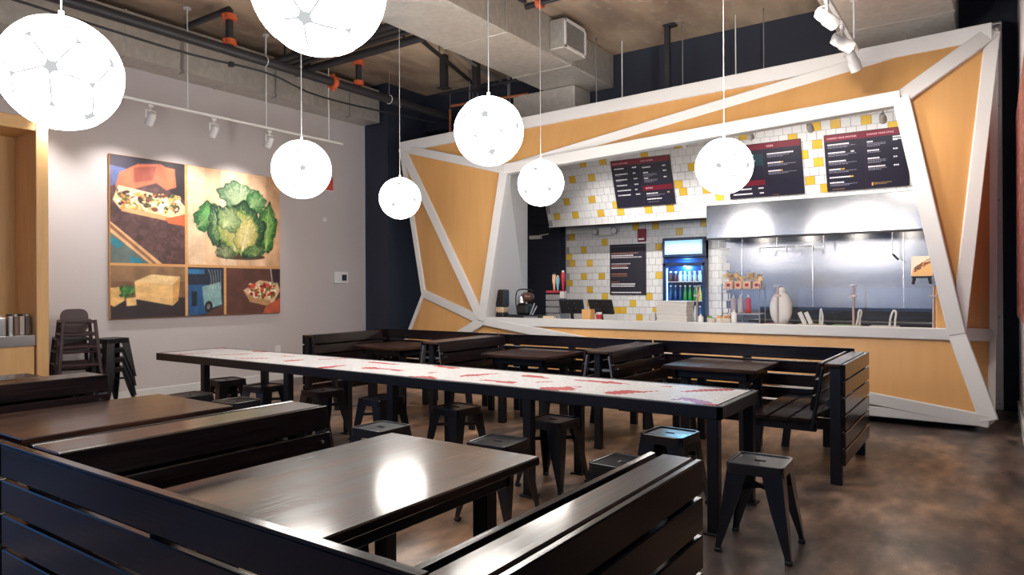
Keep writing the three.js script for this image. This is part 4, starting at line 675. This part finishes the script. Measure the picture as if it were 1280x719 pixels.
    leaf(0.85, 0.58, 0.105, 0.27, 0.08, '#173a20', '#2b5f2c', '#568a3e', 9, '#a8c274'); leaf(0.34, 0.62, 0.14, 0.26, -0.15, '#1c3524', '#35573a', '#6c8a58', 12, '#aab98a'); leaf(0.55, 0.62, 0.27, 0.29, 0, '#1a3322', '#2f5234', '#7d9450', 15, '#9fb06c');
    leaf(0.5, 0.63, 0.19, 0.24, 0.1, '#5f7a40', '#9aa65a', '#b8b468', 18, '#d8d09a'); leaf(0.6, 0.67, 0.13, 0.19, 0.25, '#7c8446', '#b9ad62', '#cdbf78', 21, '#e9dcae'); leaf(0.42, 0.52, 0.13, 0.12, 0.7, '#4b6840', '#7d9560', '#95a870', 24, '#c2c996');
    leaf(0.38, 0.86, 0.1, 0.06, 0.1, '#3c4c34', '#5f6f4c', '#7f8a62', 27, '#a3aa80'); leaf(0.7, 0.84, 0.13, 0.06, -0.2, '#1d3a24', '#335a34', '#56793f', 30, '#8ca566');
  }, 620, 570, 'photo of a green cabbage on planks');
  pan('print_panel', -1.235, -0.275, -1.025, -0.36, (c, w, h) => {           // block of tofu and cubes
    c.fillStyle = '#77553c'; c.fillRect(0, 0, w, h); c.fillStyle = '#8b6848'; c.fillRect(0, 0, w, h * 0.3); c.fillStyle = '#2c2126'; c.fillRect(0, h * 0.62, w, h * 0.38);
    blob(c, [[w * 0.3, h * 0.3], [w * 0.52, h * 0.16], [w * 0.93, h * 0.2], [w * 0.9, h * 0.68], [w * 0.82, h * 0.78], [w * 0.32, h * 0.64]], '#e7b878'); blob(c, [[w * 0.3, h * 0.3], [w * 0.52, h * 0.16], [w * 0.93, h * 0.2], [w * 0.82, h * 0.36]], '#efc990'); blob(c, [[w * 0.82, h * 0.36], [w * 0.93, h * 0.2], [w * 0.9, h * 0.68], [w * 0.82, h * 0.78]], '#cf9a58');
    blob(c, [[0, h * 0.42], [w * 0.14, h * 0.4], [w * 0.18, h * 0.66], [w * 0.04, h * 0.78], [0, h * 0.74]], '#e6b470'); blob(c, [[w * 0.19, h * 0.62], [w * 0.32, h * 0.6], [w * 0.33, h * 0.76], [w * 0.2, h * 0.77]], '#eabb7c'); speck(c, 40, 21, w * 0.13, h * 0.4, w * 0.16, h * 0.2, ['#2f6a2c', '#4b8a38', '#24521f'], 5, 12);
  }, 400, 280, 'photo of a tofu block with cubes');
  pan('print_panel', -0.235, 0.295, -1.025, -0.36, (c, w, h) => {            // blue truck at night
    c.fillStyle = '#1a2638'; c.fillRect(0, 0, w, h); c.fillStyle = '#2d6d9c'; c.fillRect(0, h * 0.04, w * 0.45, h * 0.1); blob(c, [[0, h * 0.36], [w * 0.55, h * 0.36], [w * 0.62, h * 0.95], [0, h]], '#1d4f7c'); blob(c, [[w * 0.38, h * 0.4], [w * 0.9, h * 0.3], [w * 0.95, h * 0.78], [w * 0.45, h * 0.9]], '#7fa3a2'); c.strokeStyle = '#cfd4cc'; c.lineWidth = 3; for (let k = 0; k < 5; k++) { c.beginPath(); c.moveTo(w * (0.55 + k * 0.09), h * 0.04); c.quadraticCurveTo(w * (0.7 + k * 0.05), h * 0.2, w * (0.6 + k * 0.08), h * 0.45); c.stroke(); } el(c, w * 0.56, h * 0.82, w * 0.11, h * 0.12, 0.2, '#14161c'); el(c, w * 0.56, h * 0.82, w * 0.05, h * 0.06, 0.2, '#6f6a66'); blob(c, [[w * 0.62, h * 0.9], [w, h * 0.78], [w, h], [w * 0.5, h]], '#54362f'); c.fillStyle = '#0e1a2a'; c.fillRect(w * 0.1, h * 0.5, w * 0.14, h * 0.3);
  }, 220, 280, 'photo of a blue food truck at night');
  pan('print_panel', 0.335, 1.235, -1.025, -0.36, (c, w, h) => {             // tray of loaded fries
    c.fillStyle = '#5a3830'; c.fillRect(0, 0, w, h); blob(c, [[w * 0.78, 0], [w, 0], [w, h * 0.3], [w * 0.82, h * 0.3]], '#35222a'); blob(c, [[w * 0.8, 0], [w * 0.83, 0], [w * 0.86, h * 0.3], [w * 0.83, h * 0.3]], '#a89a98'); blob(c, [[w * 0.3, h * 0.48], [w * 0.6, h * 0.26], [w * 0.95, h * 0.32], [w, h * 0.5], [w * 0.82, h * 0.86], [w * 0.42, h * 0.74]], '#d9b890'); blob(c, [[w * 0.3, h * 0.48], [w * 0.42, h * 0.74], [w * 0.82, h * 0.86], [w * 0.8, h * 0.72], [w * 0.45, h * 0.62]], '#b48a5e'); speck(c, 150, 31, w * 0.42, h * 0.34, w * 0.48, h * 0.3, ['#a8301e', '#d2512e', '#7a1d18', '#e8d2b0', '#4c6a28', '#f0e4d0'], 4, 13); blob(c, [[w * 0.72, h * 0.84], [w, h * 0.66], [w, h], [w * 0.66, h]], '#b3563c');
  }, 380, 280, 'photo of a tray of loaded fries');
}
{ // wall fittings
  let o = thing('thermostat', 'small white thermostat with a dark screen on the pale wall', 'thermostat', [-8.99, 1.58, -7.83], Math.PI / 2); part(o, 'case', cb(0.3, 0.2, 0.03, 0.008), whiteMetal, [0, 0, 0.01]); part(o, 'screen', cb(0.1, 0.1, 0.006, 0.002), blackPlastic, [0.06, 0, 0.027]);
  o = thing('wall_sensor', 'tiny white sensor on the pale wall above the thermostat', 'sensor', [-9, 2.53, -7.5], Math.PI / 2); part(o, 'base', cyl(0.035, 0.02, 14), whiteMetal, [0, 0, 0.01], [Math.PI / 2, 0, 0]); part(o, 'tip', new THREE.SphereGeometry(0.02, 10, 8), whiteMetal, [0, 0, 0.025]);
  o = thing('wall_outlet', 'white power outlet low on the pale wall', 'outlet', [-9, 0.46, -6.59], Math.PI / 2); part(o, 'plate', cb(0.09, 0.14, 0.012, 0.004), whiteMetal, [0, 0, 0.006]); for (const s of [-1, 1]) part(o, 'socket', cb(0.04, 0.035, 0.006, 0.003), trimPaint, [0, s * 0.032, 0.013]);
  o = thing('red_sign', 'small red sign on the pale wall behind a globe lamp', 'sign', [-9, 3.12, -7.58], Math.PI / 2); part(o, 'plate', cb(0.18, 0.22, 0.03, 0.006), paint(0.6, 0.08, 0.06), [0, 0, 0.015]); part(o, 'border', cb(0.19, 0.02, 0.034, 0.004), whiteMetal, [0, -0.11, 0.015]);
  o = thing('red_print', 'tall red brick-coloured print on the end wall', 'artwork', [PIER - 0.017, 2.12, -7.5], -Math.PI / 2); part(o, 'board', cb(2.6, 2.08, 0.03, 0.004), whitePaint); part(o, 'printed_face', face(2.58, 2.06), canvasMat(512, 430, (c, w, h) => { c.fillStyle = '#7a3a34'; c.fillRect(0, 0, w, h); for (let k = 0; k < 900; k++) { c.fillStyle = ['#8c4034', '#5e2a2c', '#a05a48', '#c08a78', '#3f2026'][k % 5]; c.fillRect(hash(k, 1, 77) * w, hash(k, 2, 77) * h, 4 + 20 * hash(k, 3, 77), 3 + 8 * hash(k, 4, 77)); } }), [0, 0, 0.0165]);
}
// ---------- plywood niche at the left ----------
{
  const n = thing('condiment_niche', 'tall plywood niche with a steel counter beside the pale wall', 'cabinet', [-8.69, 0, -2.2]);
  part(n, 'side_panel', cb(0.6, 3.24, 0.12, 0.006, 1), birchMat, [0, 1.62, -0.98]); part(n, 'side_panel', cb(0.6, 3.24, 0.12, 0.006, 1), birchMat, [0, 1.62, 0.98]);
  part(n, 'top_panel', cb(0.6, 0.14, 1.84, 0.006), birchMat, [0, 3.17, 0]); part(n, 'back_panel', cb(0.03, 3.1, 1.84, 0.004, 1), birchMat, [-0.26, 1.55, 0]);
  part(n, 'steel_counter', cb(0.58, 0.12, 1.83, 0.006, 2), steelPlain, [0, 0.86, 0]); for (let k = 0; k < 3; k++) part(n, 'door', cb(0.025, 0.76, 0.6, 0.004, 1), birchMat, [0.26, 0.42, -0.61 + k * 0.61]);
  let o = thing('cutlery_tray', 'steel tray with white napkins on the niche counter', 'tray', [-8.56, 0.92, -2.72]); part(o, 'tray_box', cb(0.2, 0.19, 0.3, 0.01), steelPlain, [0, 0.095, 0]); part(o, 'napkins', cb(0.16, 0.02, 0.24, 0.006), whitePaint, [0, 0.2, 0]);
  for (let k = 0; k < 4; k++) { o = thing('utensil_holder', `${NTH[k]} upright utensil holder on the niche counter, counted from the napkin tray`, 'utensil holder', [-8.55, 0.92, -2.92 - k * 0.052], 0, 'utensil holders in the niche'); part(o, 'tube', cb(0.12, 0.2, 0.045, 0.006), [steelPlain, paint(0.16, 0.1, 0.07), paint(0.5, 0.42, 0.36), paint(0.12, 0.08, 0.06)][k], [0, 0.1, 0]); part(o, 'utensils', cb(0.08, 0.03, 0.03, 0.004), [darkSteel, steelPlain][k % 2], [0, 0.21, 0]); }
}
// ---------- benches ----------
const SL = 0.106, PITCH = 0.12, LEN = 1.12;
let woodK = 0; const dw = () => darkWood[woodK++ % 3];
function slatRun(parent, len, axis, x, yTop, z, n, tilt = 0, zs = 1) {   // slats stacked downward from yTop, tilted about their length
  for (let k = 0; k < n; k++) {
    const down = k * PITCH + SL / 2;
    const g = axis === 'z' ? cb(0.024, SL, len, 0.004, 2) : cb(len, SL, 0.024, 0.004, 0);
    const off = down * Math.sin(tilt) * zs, y = yTop - down * Math.cos(tilt);
    if (axis === 'z') part(parent, 'slat', g, dw(), [x + off, y, z], [0, 0, zs * tilt]);
    else part(parent, 'slat', g, dw(), [x, y, z + off], [-zs * tilt, 0, 0]);
  }
}
function seat(parent, sx, x0, len, n = 3) {        // slatted seat running along z on side sx of the back
  for (let k = 0; k < n; k++) part(parent, 'seat_slat', cb(0.135, 0.03, len, 0.005, 2), dw(), [sx * (x0 + 0.07 + k * 0.15), 0.435, 0]);
  for (const s of [-1, 1]) {
    part(parent, 'seat_rail', cb(n * 0.15, 0.07, 0.04, 0.004, 0), darkSteel, [sx * (x0 + n * 0.068), 0.382, s * (len / 2 - 0.08)]);
    part(parent, 'leg', cb(0.06, 0.42, 0.04, 0.004, 1), darkSteel, [sx * (x0 + n * 0.134), 0.2, s * (len / 2 - 0.08)], [0, 0, sx * 0.12]);
  }
}
function doubleBench(label, x, z, group) {
  const b = thing('double_bench', label, 'bench', [x, 0, z], 0, group);
  part(b, 'top_plank', cb(0.2, 0.026, LEN, 0.005, 2), tableWood, [0, 0.838, 0]);
  for (const s of [-1, 1]) { slatRun(b, LEN, 'z', s * 0.118, 0.852, 0, 3, 0.16, s); seat(b, s, 0.18, LEN, s > 0 ? 2 : 3);
    for (const e of [-1, 1]) part(b, 'back_support', cb(0.022, 0.44, 0.05, 0.004, 1), edgeSteel, [s * 0.14, 0.595, e * (LEN / 2 - 0.03)], [0, 0, s * 0.16]);
  }
  for (const e of [-1, 1]) { part(b, 'post', cb(0.06, 0.82, 0.06, 0.004, 1), darkSteel, [-0.02, 0.41, e * (LEN / 2 - 0.06)]); part(b, 'cross_rail', cb(0.28, 0.02, 0.03, 0.003, 0), greyMetal, [0, 0.68, e * (LEN / 2 - 0.08)]); part(b, 'bolt', cyl(0.008, 0.01, 8), steelPlain, [0.165, 0.7, e * (LEN / 2 - 0.06)], [0, 0, Math.PI / 2]); }
  return b;
}
function endBench(label, x, z, side, ext = 0) {    // side: direction of the seat, slatted outer face opposite
  const b = thing('end_bench', label, 'bench', [x, 0, z]);
  part(b, 'top_plank', cb(0.105, 0.026, LEN + ext, 0.005, 2), tableWood, [0, 0.838, ext / 2]);
  slatRun(b, LEN + ext, 'z', side * 0.085, 0.852, ext / 2, 3, 0.16, side); seat(b, side, 0.14, LEN, side > 0 ? 2 : 3);
  slatRun(b, LEN + ext, 'z', -side * 0.072, 0.85, ext / 2, 6);
  for (const e of [-1, 1]) { part(b, 'post', cb(0.075, 0.82, 0.06, 0.004, 1), darkSteel, [-side * 0.02, 0.41, e * (LEN / 2 - 0.035)]); part(b, 'back_support', cb(0.022, 0.44, 0.05, 0.004, 1), darkSteel, [side * 0.105, 0.595, e * (LEN / 2 - 0.03)], [0, 0, side * 0.16]); }
  return b;
}
function backScreen(label, x0, x1, z) {            // slatted back panel along x, posts behind it
  const b = thing('bench_back', label, 'bench back', [(x0 + x1) / 2, 0, z]);
  const L = x1 - x0 - 0.012;
  slatRun(b, L, 'x', 0, 0.86, 0, 6);
  for (const s of [-1, 0, 1]) part(b, 'post', cb(0.07, 0.78, 0.05, 0.004, 1), darkSteel, [s * (L / 2 - 0.22), 0.39, -0.038]);
  part(b, 'cap_strip', cb(L, 0.01, 0.03, 0.003, 0), dw(), [0, 0.865, 0]);
  return b;
}
// front row, against the window side
const ZFR = -0.963, ZRR = -6.44;
backScreen('slatted back screen of the booth with the glossy dark table', -2.83, -0.86, ZFR + 0.012);
backScreen('slatted back screen behind the second booth beside the first', -4.88, -2.835, ZFR + 0.012);
endBench('end bench closing the nearest booth, slatted on its outer side', -0.842, ZFR - 0.056 - LEN / 2, -1, 0.054);
doubleBench('back-to-back bench between the nearest booth and the second booth', -2.68, ZFR - 0.056 - LEN / 2, 'double benches facing the mosaic table');
doubleBench('back-to-back bench between the second booth and the booth by the niche', -4.8, ZFR - 0.056 - LEN / 2, 'double benches facing the mosaic table');
// rear row, against the counter
backScreen('slatted back screen of the rear booth nearest the end bench', -2.785, -0.96, ZRR);
backScreen('slatted back screen of the middle rear booth', -4.69, -2.79, ZRR);
backScreen('slatted back screen of the rear booth by the navy column', -6.72, -4.695, ZRR);
endBench('end bench of the rear row with orange-lit slatted side', -0.93, ZRR + 0.067 + LEN / 2, -1);
doubleBench('back-to-back bench between the rear end booth and middle booth', -2.785, ZRR + 0.067 + LEN / 2, 'double benches in the rear row');
doubleBench('back-to-back bench between the middle and far rear booths', -4.69, ZRR + 0.067 + LEN / 2, 'double benches in the rear row');
endBench('end bench of the rear row nearest the pale wall', -6.62, ZRR + 0.067 + LEN / 2, 1);
// ---------- booth tables ----------
function boothTable(label, x, z, w, d) {
  const t = thing('booth_table', label, 'table', [x, 0, z]);
  part(t, 'table_top', cb(w, 0.035, d, 0.005, 2), tableWood, [0, 0.71, 0]);
  part(t, 'apron', join(at(cb(0.03, 0.07, d - 0.2), w / 2 - 0.09, 0.657, 0), at(cb(0.03, 0.07, d - 0.2), -w / 2 + 0.09, 0.657, 0), at(cb(w - 0.15, 0.07, 0.03), 0, 0.657, d / 2 - 0.115), at(cb(w - 0.15, 0.07, 0.03), 0, 0.657, -d / 2 + 0.115)), darkSteel);
  for (const sx of [-1, 1]) for (const sz of [-1, 1]) { const l = part(t, 'leg', cb(0.07, 0.69, 0.07, 0.005, 1), darkSteel, [sx * (w / 2 - 0.14), 0.346, sz * (d / 2 - 0.18)]); part(l, 'foot', cyl(0.025, 0.012, 10), blackPlastic, [0, -0.34, 0]); }
}
boothTable('dark glossy oak table in the nearest booth', -1.89, -1.745, 0.82, 1.12);
boothTable('dark oak table in the second booth beside the back-to-back bench', -4.0, -1.8, 0.82, 1.06);
boothTable('dark oak table in the far booth next to the plywood niche', -6.0, -1.75, 0.82, 1.12);
boothTable('dark table in the rear booth nearest the end bench', -1.95, -5.985, 0.78, 0.76);
boothTable('dark table in the middle rear booth', -3.92, -5.98, 0.78, 0.76);
boothTable('dark table in the rear booth by the navy column', -5.82, -5.96, 0.78, 0.76);
// ---------- communal mosaic table ----------
{
  const t = thing('communal_table', 'long black steel table topped with white and red mosaic', 'table', [-4.255, 0, -4.19]);
  const L = 6.02, D = 0.76, topY = 0.727;
  part(t, 'top_frame', join(at(cb(L, 0.075, 0.03), 0, topY - 0.0375, D / 2 - 0.015), at(cb(L, 0.075, 0.03), 0, topY - 0.0375, -D / 2 + 0.015), at(cb(0.03, 0.075, D), L / 2 - 0.015, topY - 0.0375, 0), at(cb(0.03, 0.075, D), -L / 2 + 0.015, topY - 0.0375, 0)), darkSteel);
  part(t, 'grout_bed', cb(L - 0.02, 0.03, D - 0.02, 0.002), paint(0.16, 0.155, 0.165, 0.85), [0, topY - 0.021, 0]);
  for (const x of [-6.41, -5.106, -3.831, -2.557, -1.3]) for (const s of [-1, 1]) { const l = part(t, 'leg', cb(0.065, 0.66, 0.065, 0.005, 1), darkSteel, [x + 4.255, 0.33, s * (D / 2 - 0.04)]); part(l, 'foot_plate', cb(0.1, 0.012, 0.1, 0.002), blackPlastic, [0, -0.324, 0]); }
  const red = [[-6.9,-3.86,-6.79,-4.13,.03,.01],[-6.52,-3.99,-6.32,-4.27,.01,.03],[-6.03,-3.93,-5.77,-4.09,.01,.03],[-7.2,-4.45,-7.1,-4.5,.02,.02],[-6.5,-4.47,-6.37,-4.5,.04,.03],[-5.39,-4.07,-5.36,-4.18,.05,.04],[-5.83,-4.33,-5.7,-4.36,.02,.01],[-4.7,-3.82,-4.67,-3.92,.02,.06],[-4.67,-3.92,-4.66,-4.1,.06,.01],[-5.24,-4.3,-5.12,-4.5,.01,.03],[-4.63,-4.39,-4.32,-4.39,.04,.02],[-4.32,-4.07,-4.19,-4.09,.07,.03],[-4.19,-4.09,-3.98,-4.09,.02,.04],[-3.68,-3.84,-3.51,-3.88,.01,.07],[-3.51,-3.88,-3.42,-3.88,.07,.02],[-3.94,-4.49,-3.72,-4.46,.03,.05],[-3.32,-4.06,-3.29,-4.17,.01,.06],[-3.29,-4.17,-3.2,-4.34,.05,.01],[-3.05,-3.99,-2.9,-3.99,.02,.02],[-2.9,-3.99,-2.82,-3.99,.03,.06],[-3.66,-4.1,-3.65,-4.14,.02,.02],[-2.9,-4.36,-2.82,-4.36,.06,.05],[-2.82,-4.36,-2.71,-4.32,.03,.01],[-2.66,-4.12,-2.6,-4.18,.01,.01],[-2.42,-3.9,-2.33,-3.94,.08,.08],[-2.37,-4.02,-2.29,-4.07,.01,.01],[-2.48,-4.36,-2.23,-4.37,.03,.04],[-2.23,-4.37,-2.09,-4.37,.06,.01],[-1.98,-3.96,-1.93,-4.04,.06,.08],[-1.93,-4.04,-1.86,-4.08,.07,.03],[-1.86,-4.08,-1.79,-4.18,.01,.01],[-1.63,-4.25,-1.54,-4.37,.01,.05],[-1.54,-4.37,-1.42,-4.49,.05,.04],[-1.35,-3.86,-1.24,-3.87,.04,.05],[-1.84,-4.39,-1.79,-4.41,.01,.01]];
  const pur = [[-1.57, -3.91, -1.52, -4, .012, .03], [-1.52, -4, -1.39, -3.91, .03, .06]];
  const hit = (list, x, z) => list.some(([a, b, c, d, w0, w1]) => { const dx = c - a, dz = d - b, u = Math.max(0, Math.min(1, ((x - a) * dx + (z - b) * dz) / (dx * dx + dz * dz))); return Math.hypot(x - a - u * dx, (z - b - u * dz)) < 0.8 * (w0 + (w1 - w0) * u) + 0.007; });
  const p = 0.0242, nx = Math.floor((L - 0.07) / p), nz = Math.floor((D - 0.07) / p);
  const im = shade(new THREE.InstancedMesh(cb(p - 0.004, 0.006, p - 0.004, 0.0012), M({ color: 0xffffff, roughness: 0.4 }), nx * nz)); im.name = 'mosaic_tiling'; im.userData.kind = 'stuff'; im.userData.label = 'white mosaic with red streaks';
  const m = new THREE.Matrix4(), col = new THREE.Color(); let i = 0;
  for (let a = 0; a < nx; a++) for (let b = 0; b < nz; b++) {
    const x = (a - (nx - 1) / 2) * p, z = (b - (nz - 1) / 2) * p; m.makeTranslation(x, topY - 0.003, z); im.setMatrixAt(i, m);
    const v = 0.9 + 0.16 * hash(a, b, 4);
    hit(pur, x - 4.255, z - 4.19) ? col.setRGB(0.42 * v, 0.2 * v, 0.38 * v) : hit(red, x - 4.255, z - 4.19) ? col.setRGB(0.52 * v, 0.05 * v, 0.05 * v) : col.setRGB(0.72 * v, 0.71 * v, 0.71 * v);
    im.setColorAt(i++, col);
  }
  t.add(im);
}
// ---------- stools ----------
const roundedSq = (s, r) => { const q = new THREE.Shape(), h = s / 2; q.moveTo(-h + r, -h); q.lineTo(h - r, -h); q.quadraticCurveTo(h, -h, h, -h + r); q.lineTo(h, h - r); q.quadraticCurveTo(h, h, h - r, h); q.lineTo(-h + r, h); q.quadraticCurveTo(-h, h, -h, h - r); q.lineTo(-h, -h + r); q.quadraticCurveTo(-h, -h, -h + r, -h); return q; };
const flat = (sh, d, bev = 0) => { const g = new THREE.ExtrudeGeometry(sh, { depth: d, bevelEnabled: bev > 0, bevelSize: bev, bevelThickness: bev, bevelSegments: 2, curveSegments: 6 }); g.rotateX(-Math.PI / 2); return uvBox(g, 0); };
const seatShape = (() => { const s = roundedSq(0.275, 0.03); const h = new THREE.Path(); h.moveTo(-0.032, -0.017); h.lineTo(0.032, -0.017); h.lineTo(0.032, 0.017); h.lineTo(-0.032, 0.017); h.closePath(); s.holes.push(h); return s; })();
const ringShape = (a, b, r) => { const s = roundedSq(a, r); s.holes.push(new THREE.Path(roundedSq(b, r * 0.75).getPoints(6).reverse())); return s; };
const legGeo = (() => {                            // tapering folded sheet-metal leg at the +x +z corner
  const T = [], top = 0.445, tx = 0.138, bx2 = 0.192, wt = 0.105, wb = 0.03, th = 0.005;
  const ring = (c, w, y) => [V(c, y, c), V(c, y, c - w), V(c - th, y, c - w), V(c - th, y, c - th), V(c - w, y, c - th), V(c - w, y, c)];
  const rows = [ring(tx, wt, top), ring(tx + (bx2 - tx) * 0.45, wt * 0.72, top * 0.55), ring(bx2 - 0.004, wb, 0.035), ring(bx2, wb, 0.0)];
  for (let k = 0; k < 3; k++) for (let i = 0; i < 6; i++) { const j = (i + 1) % 6, a = rows[k][i], b = rows[k][j], c = rows[k + 1][j], d = rows[k + 1][i]; T.push(a, b, c, a, c, d); }
  const e = rows[3]; T.push(e[0], e[2], e[1], e[0], e[3], e[2], e[0], e[4], e[3], e[0], e[5], e[4]);
  return fromTris(T, 1);
})();
function makeStool(label, p, turn, group) {
  const s = thing('metal_stool', label, 'stool', p, turn, group);
  part(s, 'seat', flat(seatShape, 0.004, 0.003), stoolMetal, [0, 0.457, 0]);
  part(s, 'seat_rim', flat(ringShape(0.287, 0.262, 0.034), 0.01, 0.004), stoolMetal, [0, 0.457, 0]);
  part(s, 'seat_skirt', flat(ringShape(0.289, 0.279, 0.034), 0.045, 0.001), stoolMetal, [0, 0.414, 0]);
  for (let k = 0; k < 4; k++) { const l = part(s, 'leg', legGeo, stoolMetal, [0, 0, 0], [0, k * Math.PI / 2, 0]); part(l, 'foot_cap', cb(0.035, 0.02, 0.035, 0.004), blackPlastic, [0.177, 0.01, 0.177]); }
  for (const k of [0, 1]) part(s, 'cross_brace', cb(0.42, 0.025, 0.004, 0.001), stoolMetal, [0, 0.33, 0], [0, Math.PI / 4 + k * Math.PI / 2, 0]);
  return s;
}
const stool = makeStool('black metal stool standing beside the end of the mosaic table', [-1.03, 0, -3.79], 0.04);
stool.userData.group = 'low metal stools';
[[-1.70, -4.19], [-2.57, -4.17], [-3.46, -4.18], [-4.28, -4.17], [-5.06, -4.19], [-5.78, -4.08], [-6.5, -4.14]].forEach(([x, z], i) => copy(stool, [x, 0, z], rr(-0.12, 0.12), `${NTH[i]} tucked-in black stool under the mosaic table, counted from the lone end stool`, 'stools under the mosaic table'));
[[-1.62, -3.36], [-2.48, -3.39], [-3.39, -3.3], [-4.3, -3.36], [-5.2, -3.4], [-5.84, -3.36]].forEach(([x, z], i) => copy(stool, [x, 0, z], rr(-0.12, 0.12), `${NTH[i]} black stool beside the mosaic table toward the booths, counted from the end stool`, 'stools before the mosaic table'));
['lowest', 'second', 'third', 'topmost'].forEach((w, k) => copy(stool, [-8.7, k * 0.115, -4.02], 0.15, `${w} black stool in the stack by the pale wall`, 'stacked stools'));
// ---------- high chairs ----------
const maroon = M({ color: lin(0.04, 0.011, 0.013), roughness: 0.4 }), espresso = M({ color: lin(0.014, 0.008, 0.009), roughness: 0.4 });
function highChair(label, p, turn, mat) {
  const h = thing('high_chair', label, 'high chair', p, turn, 'nested high chairs');
  const W0 = 0.22, W1 = 0.15, D0 = 0.25, D1 = 0.17, H = 0.86, c = (y, s, a0, a1) => s * (a0 + (a1 - a0) * y / H);
  const bar = (nm, a, b, w = 0.032) => beamMesh(h, nm, a, b, w, 0.024, V(0.01, 0.02, 1), mat);
  const pt = (sx, sz, y) => V(c(y, sx, W0, W1), y, c(y, sz, D0, D1));
  for (const sx of [-1, 1]) for (const sz of [-1, 1]) bar('leg', pt(sx, sz, 0.0), pt(sx, sz, H), 0.036);
  for (const y of [0.16, 0.36, 0.56, 0.7, H - 0.02]) { for (const sz of [-1, 1]) bar('rung', pt(-1, sz, y), pt(1, sz, y)); for (const sx of [-1, 1]) bar('side_rail', pt(sx, -1, y), pt(sx, 1, y)); }
  part(h, 'seat', cb(0.34, 0.018, 0.32, 0.005), mat, [0, 0.5, 0]);
  const bs = roundedSq(0.27, 0.09); const g = new THREE.ExtrudeGeometry(bs, { depth: 0.016, bevelEnabled: true, bevelSize: 0.003, bevelThickness: 0.003, bevelSegments: 1, curveSegments: 8 });
  part(h, 'backrest', uvBox(g, 0), mat, [0, H - 0.02, -0.165], [-0.1, 0, 0]);
}
highChair('dark maroon wooden high chair stacked on the darker one', [-8.5, 0.2, -3.56], Math.PI / 2 - 0.25, maroon);
highChair('dark brown wooden high chair standing under the maroon one', [-8.62, 0, -3.56], Math.PI / 2 - 0.25, espresso);

renderer.render(scene, camera);
